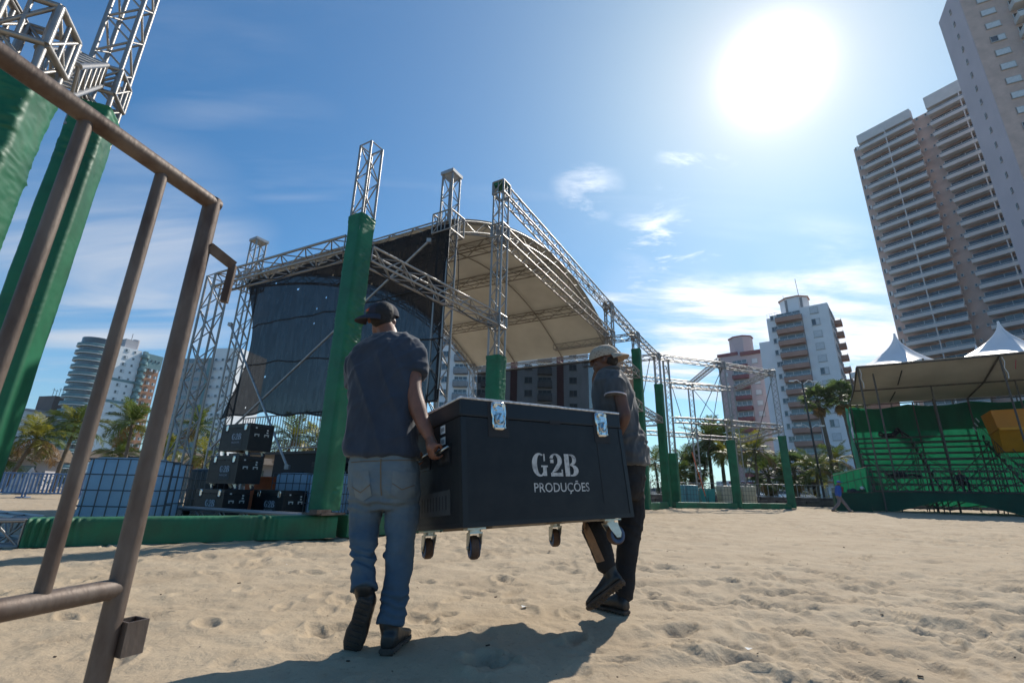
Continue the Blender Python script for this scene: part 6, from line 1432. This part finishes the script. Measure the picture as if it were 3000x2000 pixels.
project_patch([(1034, 1382), (1086, 1378), (1096, 1450), (1044, 1456), 14], 2.7, 'back_pocket', M_POCK, je, je)
project_patch([(1158, 1380), (1216, 1384), (1212, 1452), (1152, 1446), 14], 2.7, 'back_pocket', M_POCK, je, je)
project_patch([(1119, 1345), (1123, 1345), (1127, 1450), (1123, 1450)], 2.7, 'seam', M_STITCH, je, je, 1, 14, .003)
project_patch([(1026, 1352), (1226, 1345), (1226, 1348), (1026, 1355)], 2.7, 'belt_seam', M_STITCH, je, je, 30, 1, .003)
for a_, b_ in (((1036, 1424), (1062, 1440)), ((1062, 1440), (1092, 1418)), ((1156, 1414), (1182, 1432)), ((1182, 1432), (1212, 1420))):
    project_patch([a_, b_, (b_[0], b_[1] + 3), (a_[0], a_[1] + 3)], 2.7, 'pocket_stitch', M_STITCH, je, je, 8, 1, .006)
cap_parts(mL, hc, MH, math.pi - .95, M_CAP1, tilt_back=-.30, logo=True, dz=.022, r=(.093, .112, .098))
hair_shell(mL, hc, TH, MH)
ankR = P(1141, 1822, 2.61)
shoe(mL, (-.560, 2.555, .006), (.10, 1, 0), (0, 0, 1), .29, M_BOOT, shaft=ankR)
hl = P(1068, 1760, 2.535); tl_ = P(1032, 1888, 2.62)
shoe(mL, hl, tl_ - hl, (.1, .9, .35), .285, M_BOOT, shaft=P(1066, 1716, 2.58))
# ---- man on the right
mR = thing('person', 'man in cream patterned cap, grey polo and black trousers behind the case', 'person', (.72, 3.5, 0))
fR = Vector((-.80, .60, 0)); rR = Vector((.60, .80, 0)); bodyR = MB(); hcR = P(1771, 1054, 3.43)
MH2, TH2 = head(bodyR, hcR, (-.93, .36, 0), R(-3), .96)
limb(bodyR, [P(1788, 1105, 3.45), P(1784, 1088, 3.445), hcR + Vector((.018, 0, -.045))], [.066, .060, .058])
torso(bodyR, [(P(1808, 1220, 3.49), .13, .09, 0), (P(1797, 1140, 3.46), .15, .09, 0), (P(1790, 1105, 3.45), .12, .07, 0)], rR, fR)
h1 = cpt(CL + .042, .19, .388); w1 = h1 - eN * .05 + Vector((0, 0, .10))
limb(bodyR, [P(1806, 1112, 3.33), P(1814, 1150, 3.30), P(1824, 1192, 3.295), P(1828, 1225, 3.285), w1], [.05, .047, .045, .043, .028]); grip_hand(bodyR, h1, eB, -eN, w1, mirror=-1)
h2 = cpt(CL + .042, .45, .388); w2 = h2 - eN * .06 + Vector((0, 0, .10))
limb(bodyR, [P(1782, 1112, 3.60), P(1780, 1160, 3.66), P(1778, 1210, 3.68), w2], [.05, .045, .042, .028]); grip_hand(bodyR, h2, eB, -eN, w2, mirror=-1)
skin_obj('body', bodyR, M_SKIN2, mR, .007, 3)
sh = MB()
torso(sh, [(P(1836, 1362, 3.52), .185, .165, 0), (P(1834, 1345, 3.52), .185, .163, 0), (P(1824, 1285, 3.51), .178, .148, 0), (P(1809, 1220, 3.50), .182, .138, 0), (P(1799, 1165, 3.48), .192, .132, 0), (P(1794, 1125, 3.46), .190, .118, 0), (P(1789, 1100, 3.45), .135, .095, 0), (P(1784, 1086, 3.445), .085, .078, 0)], rR, fR)
limb(sh, [P(1800, 1112, 3.35), P(1803, 1130, 3.32), P(1803, 1148, 3.30), P(1803, 1163, 3.295)], [.066, .074, .074, .076], round1=False); limb(sh, [P(1782, 1115, 3.58), P(1779, 1150, 3.63)], [.066, .07])
def dsR(p): return .006 * crease(p, .3, 12, 13) + .015 * (max(0, 1 - 2.4 * abs(mnoise.noise(Vector((p.x * 8 - p.z * 4, p.y * 6, p.z * 3 + 8))))) ** 1.4) - .005 + .003 * crease(p, .4, 27, 17) + .007 * math.exp(-((p.z - 1.08) / .10) ** 2) * math.sin(p.z * 75 + 6 * nz(p, 7))
polo = skin_obj('polo_shirt', sh, M_TEE2, mR, .009, 5, dsR)
e0 = P(1803, 1163, 3.295); e1_ = P(1803, 1148, 3.30); dd = (e0 - e1_).normalized(); rm = MB(); aa = dd.orthogonal().normalized(); bb = dd.cross(aa)
rm.path([e0 + dd * -.012 + (aa * math.cos(k * math.pi / 12) + bb * math.sin(k * math.pi / 12)) * .0755 for k in range(25)], .005, 6); rm.build('sleeve_trim', M_TRIM, polo, True)
cr_ = MB(); cc0 = P(1785, 1088, 3.445); cr_.path([cc0 + rR * (.078 * math.cos(k * math.pi / 12)) + fR * (.072 * math.sin(k * math.pi / 12)) + Vector((0, 0, .004 - .012 * math.sin(k * math.pi / 12))) for k in range(25)], .013, 8); cr_.build('collar', M_TEE2, polo, True)
tr_ = MB()
torso(tr_, [(P(1832, 1340, 3.52), .155, .125, 0), (P(1829, 1400, 3.52), .168, .14, 0), (P(1826, 1440, 3.51), .165, .135, 0), (P(1826, 1465, 3.51), .12, .10, 0)], rR, fR)
limb(tr_, [P(1846, 1440, 3.57), P(1850, 1510, 3.56), P(1842, 1575, 3.53), P(1834, 1650, 3.50), P(1829, 1735, 3.47)], [.098, .092, .078, .070, .062])
limb(tr_, [P(1806, 1440, 3.45), P(1768, 1495, 3.39), P(1740, 1545, 3.35), P(1757, 1600, 3.34), P(1775, 1650, 3.33)], [.098, .092, .080, .072, .062])
def dtR(p): return .007 * (max(0, 1 - 2.4 * abs(mnoise.noise(Vector((p.x * 6 + 5, p.y * 5, p.z * 10 + p.x * 8))))) ** 1.5) - .002 + .004 * crease(p, 1.4, 13, 22) + .003 * crease(p, 2, 30, 25)
tro = skin_obj('trousers', tr_, M_TROU, mR, .0085, 4, dtR)
project_patch([(1706, 1530), (1726, 1528), (1778, 1646), (1758, 1654)], 3.2, 'side_stripe', M_TAN, tro, tro, 4, 22, .004)
cap_parts(mR, hcR, MH2, math.pi + .12, M_CAP2, tilt_back=.20, dz=.012, r=(.094, .113, .100))
hs2 = MB(); ellip(hs2, TH2(0, -.040, -.008), .071, .064, .055, MH2); skin_obj('hair', hs2, M_HAIR, mR, .009, 2, lambda p: .0022 * nz(p, 90))
shoe(mR, (.775, 3.415, .006), (-.62, .78, 0), (0, 0, 1), .29, M_BOOT, shaft=P(1829, 1732, 3.47))
hl = P(1828, 1706, 3.27); tl_ = P(1734, 1781, 3.335)
shoe(mR, hl, tl_ - hl, (-.35, .55, .75), .285, M_BOOT, shaft=P(1782, 1655, 3.33))
# ---- small figures
def small_person(label, loc, rz, j, cols, capm=None, group=None):
    """j: joints in local metres; x is the facing direction"""
    t = thing('person', label, 'person', loc, rz, group); body = MB(); V = lambda k: Vector(j[k]); off_ = Vector(loc); Mz = Matrix.Rotation(rz, 3, 'Z')
    f = lambda v: Vector(v)
    ellip(body, V('head'), .085, .075, .115); limb(body, [V('head'), V('neck')], [.055, .055]); ellip(body, V('head') + Vector((.09, 0, -.02)), .02, .014, .02)
    limb(body, [V('neck'), V('hip')], [.10, .10])
    for s in 'lr': limb(body, [V('sh_' + s), V('el_' + s), V('ha_' + s)], [.045, .04, .028]); ellip(body, V('ha_' + s) + Vector((.0, 0, -.05)), .03, .018, .05)
    for s in 'lr': limb(body, [V('hip'), V('kn_' + s), V('an_' + s)], [.08, .055, .04])
    def so2(name, mb, m, vox=.018):
        me = remeshed(mb, vox, 3); me.name = name; me.materials.clear(); me.materials.append(m); return obj(name, me, t)
    so2('body', body, cols[0])
    sh = MB(); limb(sh, [V('neck') + Vector((0, 0, -.06)), V('neck').lerp(V('hip'), .5), V('hip') + Vector((0, 0, .02))], [.13, .155, .15])
    for s in 'lr': limb(sh, [V('sh_' + s), V('el_' + s), V('el_' + s).lerp(V('ha_' + s), .75)], [.075, .062, .05])
    so2('shirt', sh, cols[1])
    tr = MB(); limb(tr, [V('hip') + Vector((0, 0, .06)), V('hip') - Vector((0, 0, .06))], [.145, .14])
    for s in 'lr': limb(tr, [V('hip') - Vector((0, 0, .04)), V('kn_' + s), V('an_' + s)], [.10, .078, .062])
    so2('trousers', tr, cols[2])
    for s in 'lr':
        sm_ = MB(); a = V('an_' + s); limb(sm_, [a + Vector((-.04, 0, -.05)), a + Vector((.15, 0, -.06))], [.045, .04]); so2('shoe', sm_, M_BOOT, .014)
    if capm:
        cp_ = MB(); ellip(cp_, V('head') + Vector((0, 0, .055)), .098, .09, .075); c_ = so2('cap', cp_, capm, .014); MB().box(V('head') + Vector((.13, 0, .05)), (.12, .13, .015)).build('brim', capm, c_)
    return t
M_BLUESH = mat('shirt_blue', (0.02, 0.085, 0.36), .8); M_GREYTR = mat('trouser_grey', (0.16, 0.14, 0.15), .85)
walk = dict(head=(.12, 0, 1.52), neck=(.06, 0, 1.36), hip=(0, 0, .88), sh_l=(.05, .19, 1.30), el_l=(.02, .24, 1.02), ha_l=(.16, .24, .82), sh_r=(.05, -.19, 1.30), el_r=(-.05, -.25, 1.02), ha_r=(.04, -.25, .78), kn_l=(.22, .09, .50), an_l=(.42, .09, .12), kn_r=(-.06, -.09, .46), an_r=(-.38, -.09, .13))
small_person('man in a blue shirt and blue cap walking past the left end of the stand', (17.9, 26.9, -.02), R(-25), walk, (M_SKIN1, M_BLUESH, M_GREYTR), M_BLUESH)
M_DARKC = mat('clothes_dark', (.012, .012, .014), .85)
SM = Matrix.Rotation(R(-30), 3, 'Z')
def on_stand(x, y, z): return tuple(Vector((20.6, 28.4, 0)) + SM @ Vector((x, y, z)))
lie = dict(head=(-.62, 0, .16), neck=(-.45, 0, .13), hip=(.12, 0, .13), sh_l=(-.38, .12, .2), el_l=(-.55, .14, .38), ha_l=(-.68, .08, .24), sh_r=(-.38, -.12, .2), el_r=(-.2, -.2, .12), ha_r=(.05, -.18, .14), kn_l=(.42, .08, .58), an_l=(.62, .08, .10), kn_r=(.50, -.08, .34), an_r=(.88, -.08, .05))
small_person('dark clothed person lying on the top bench with knees up', on_stand(2.6, rowyz(9)[0] + .0, rowyz(9)[1] + .03), R(-30), lie, (M_SKIN2, M_DARKC, M_DARKC))
lie2 = dict(head=(-.70, 0, .2), neck=(-.52, 0, .15), hip=(.1, 0, .13), sh_l=(-.42, .14, .16), el_l=(-.2, .2, .13), ha_l=(.05, .18, .13), sh_r=(-.42, -.14, .16), el_r=(-.25, -.2, .2), ha_r=(.0, -.1, .28), kn_l=(.52, .09, .16), an_l=(.92, .09, .10), kn_r=(.52, -.09, .16), an_r=(.92, -.09, .10))
small_person('dark clothed person stretched out on a low bench behind the railing, left', on_stand(2.0, rowyz(2)[0], rowyz(2)[1] + .03), R(-30), lie2, (M_SKIN2, M_DARKC, M_DARKC))
sit = dict(head=(.10, 0, .70), neck=(.05, 0, .54), hip=(0, 0, .12), sh_l=(.04, .18, .48), el_l=(.18, .22, .28), ha_l=(.36, .14, .22), sh_r=(.04, -.18, .48), el_r=(.18, -.22, .28), ha_r=(.36, -.14, .22), kn_l=(.45, .12, .12), an_l=(.50, .12, -.27), kn_r=(.45, -.12, .12), an_r=(.50, -.12, -.27))
small_person('person in dark clothes seated low in the stand behind the railing', on_stand(4.5, rowyz(1)[0], rowyz(1)[1] + .03), R(-115), sit, (M_SKIN1, M_DARKC, M_DARKC)); 
# red bucket and helmet on the platform
t = thing('red_bucket', 'red bucket on the edge of the side platform', 'bucket', on_stand(-1.25, .25, 1.0)); mb = MB(); mb.loft([[Vector((r_ * math.cos(k * .524), r_ * math.sin(k * .524), z)) for k in range(12)] for r_, z in ((.13, 0), (.17, .32), (.18, .34))]); mb.build('pail', mat('red_plastic', (.35, .03, .05)), t); MB().path([(.17, 0, .3), (.1, 0, .48), (-.1, 0, .48), (-.17, 0, .3)], .008, 5).build('handle', M_GALV, t)
t = thing('bag_pile', 'heap of dark bags beside the red bucket', 'bag', on_stand(-.5, .3, 1.0)); mb = MB()
for k in range(5): ellip(mb, (-.35 + k * .2, 0, .1 + .04 * (k % 2)), .16, .14, .13)
me = remeshed(mb, .02, 2, lambda p: .02 * nz(p, 9)); me.materials.clear(); me.materials.append(mat('bag_cloth', (.035, .035, .05), .8)); obj('bag', me, t)
t = thing('white_helmet', 'white hard hat lying above the bags on the side platform', 'helmet', on_stand(-.15, .35, 1.30)); mb = MB(); ellip(mb, (0, 0, 0), .15, .13, .11); mb.build('shell', M_WHITE, t); MB().tube((0, 0, -.05), (0, 0, -.04), .17, 16).build('brim', M_WHITE, t)
# ---------------------------------------------------------------- thin haze volume added to veil and lighten the far towers
hz_m = bpy.data.materials.new('haze'); hz_m.use_nodes = True; _n = hz_m.node_tree.nodes; _n.remove(_n['Principled BSDF'])
pv = _n.new('ShaderNodeVolumePrincipled'); pv.inputs['Color'].default_value = (.92, .95, 1, 1); pv.inputs['Density'].default_value = .00016; pv.inputs['Anisotropy'].default_value = .35
hz_m.node_tree.links.new(pv.outputs[0], _n['Material Output'].inputs['Volume'])
tag(MB().box((0, 120, 58), (640, 420, 120)).build('haze', hz_m), 'thin pale haze added over the whole beach to lighten the far towers', 'haze', kind='stuff')
# ---------------------------------------------------------------- cables on the trusses, scraps on the sand
def cable(label, pts, r=.012, m=None):
    q, _ = catmull(pts, [r] * len(pts), 8); t = thing('power_cable', label, 'cable', q[0]); MB().path(q, r, 6).build('cable', m or M_INK, t, True); return t
a0 = b3(pC, 4.98); a1 = b3(pTL, 5.1); l_ = lambda f, dz: a0.lerp(a1, f) + Vector((0, 0, dz))
cable('thin black cable sagging under the near left beam', [l_(.06, -.17), l_(.2, -.24), l_(.35, -.17), l_(.5, -.27), l_(.66, -.17), l_(.8, -.25), l_(.95, -.17)])
a2 = b3(pC, 4.85); a3 = b3(pD, 4.72); l2 = lambda f, dz: a2.lerp(a3, f) + Vector((0, 0, dz))
cable('thin black cable looped under the beam right of the green tower', [l2(.07, -.16), l2(.2, -.25), l2(.33, -.16), l2(.5, -.29), l2(.62, -.16), l2(.8, -.24), l2(.95, -.16)])
cable('thin black cable hanging from the front stage tower', [Vector((pS1.x + .05, pS1.y - .35, 7.5)), Vector((pS1.x + .35, pS1.y - .38, 7.0)), Vector((pS1.x + .42, pS1.y - .36, 6.2)), Vector((pS1.x + .40, pS1.y - .36, 5.6))])
for k, wh in enumerate(('left of the men', 'below the case', 'far right of the men', 'near the shadow edge')):
    rr_ = random.Random(200 + k); x, y = ((-2.2, 5.2), (.12, 3.6), (2.6, 4.4), (1.3, 2.9))[k]
    t = thing('paper_scrap', 'tiny white paper scrap on the sand ' + wh, 'scrap', (x, y, sand_z(x, y) + .004), rr_.random() * 6, 'white scraps on the sand'); MB().add([(-.02, -.012, 0), (.018, -.014, .006), (.02, .012, 0), (-.016, .014, .008)], [(0, 1, 2, 3)]).build('paper', M_PAPER, t)
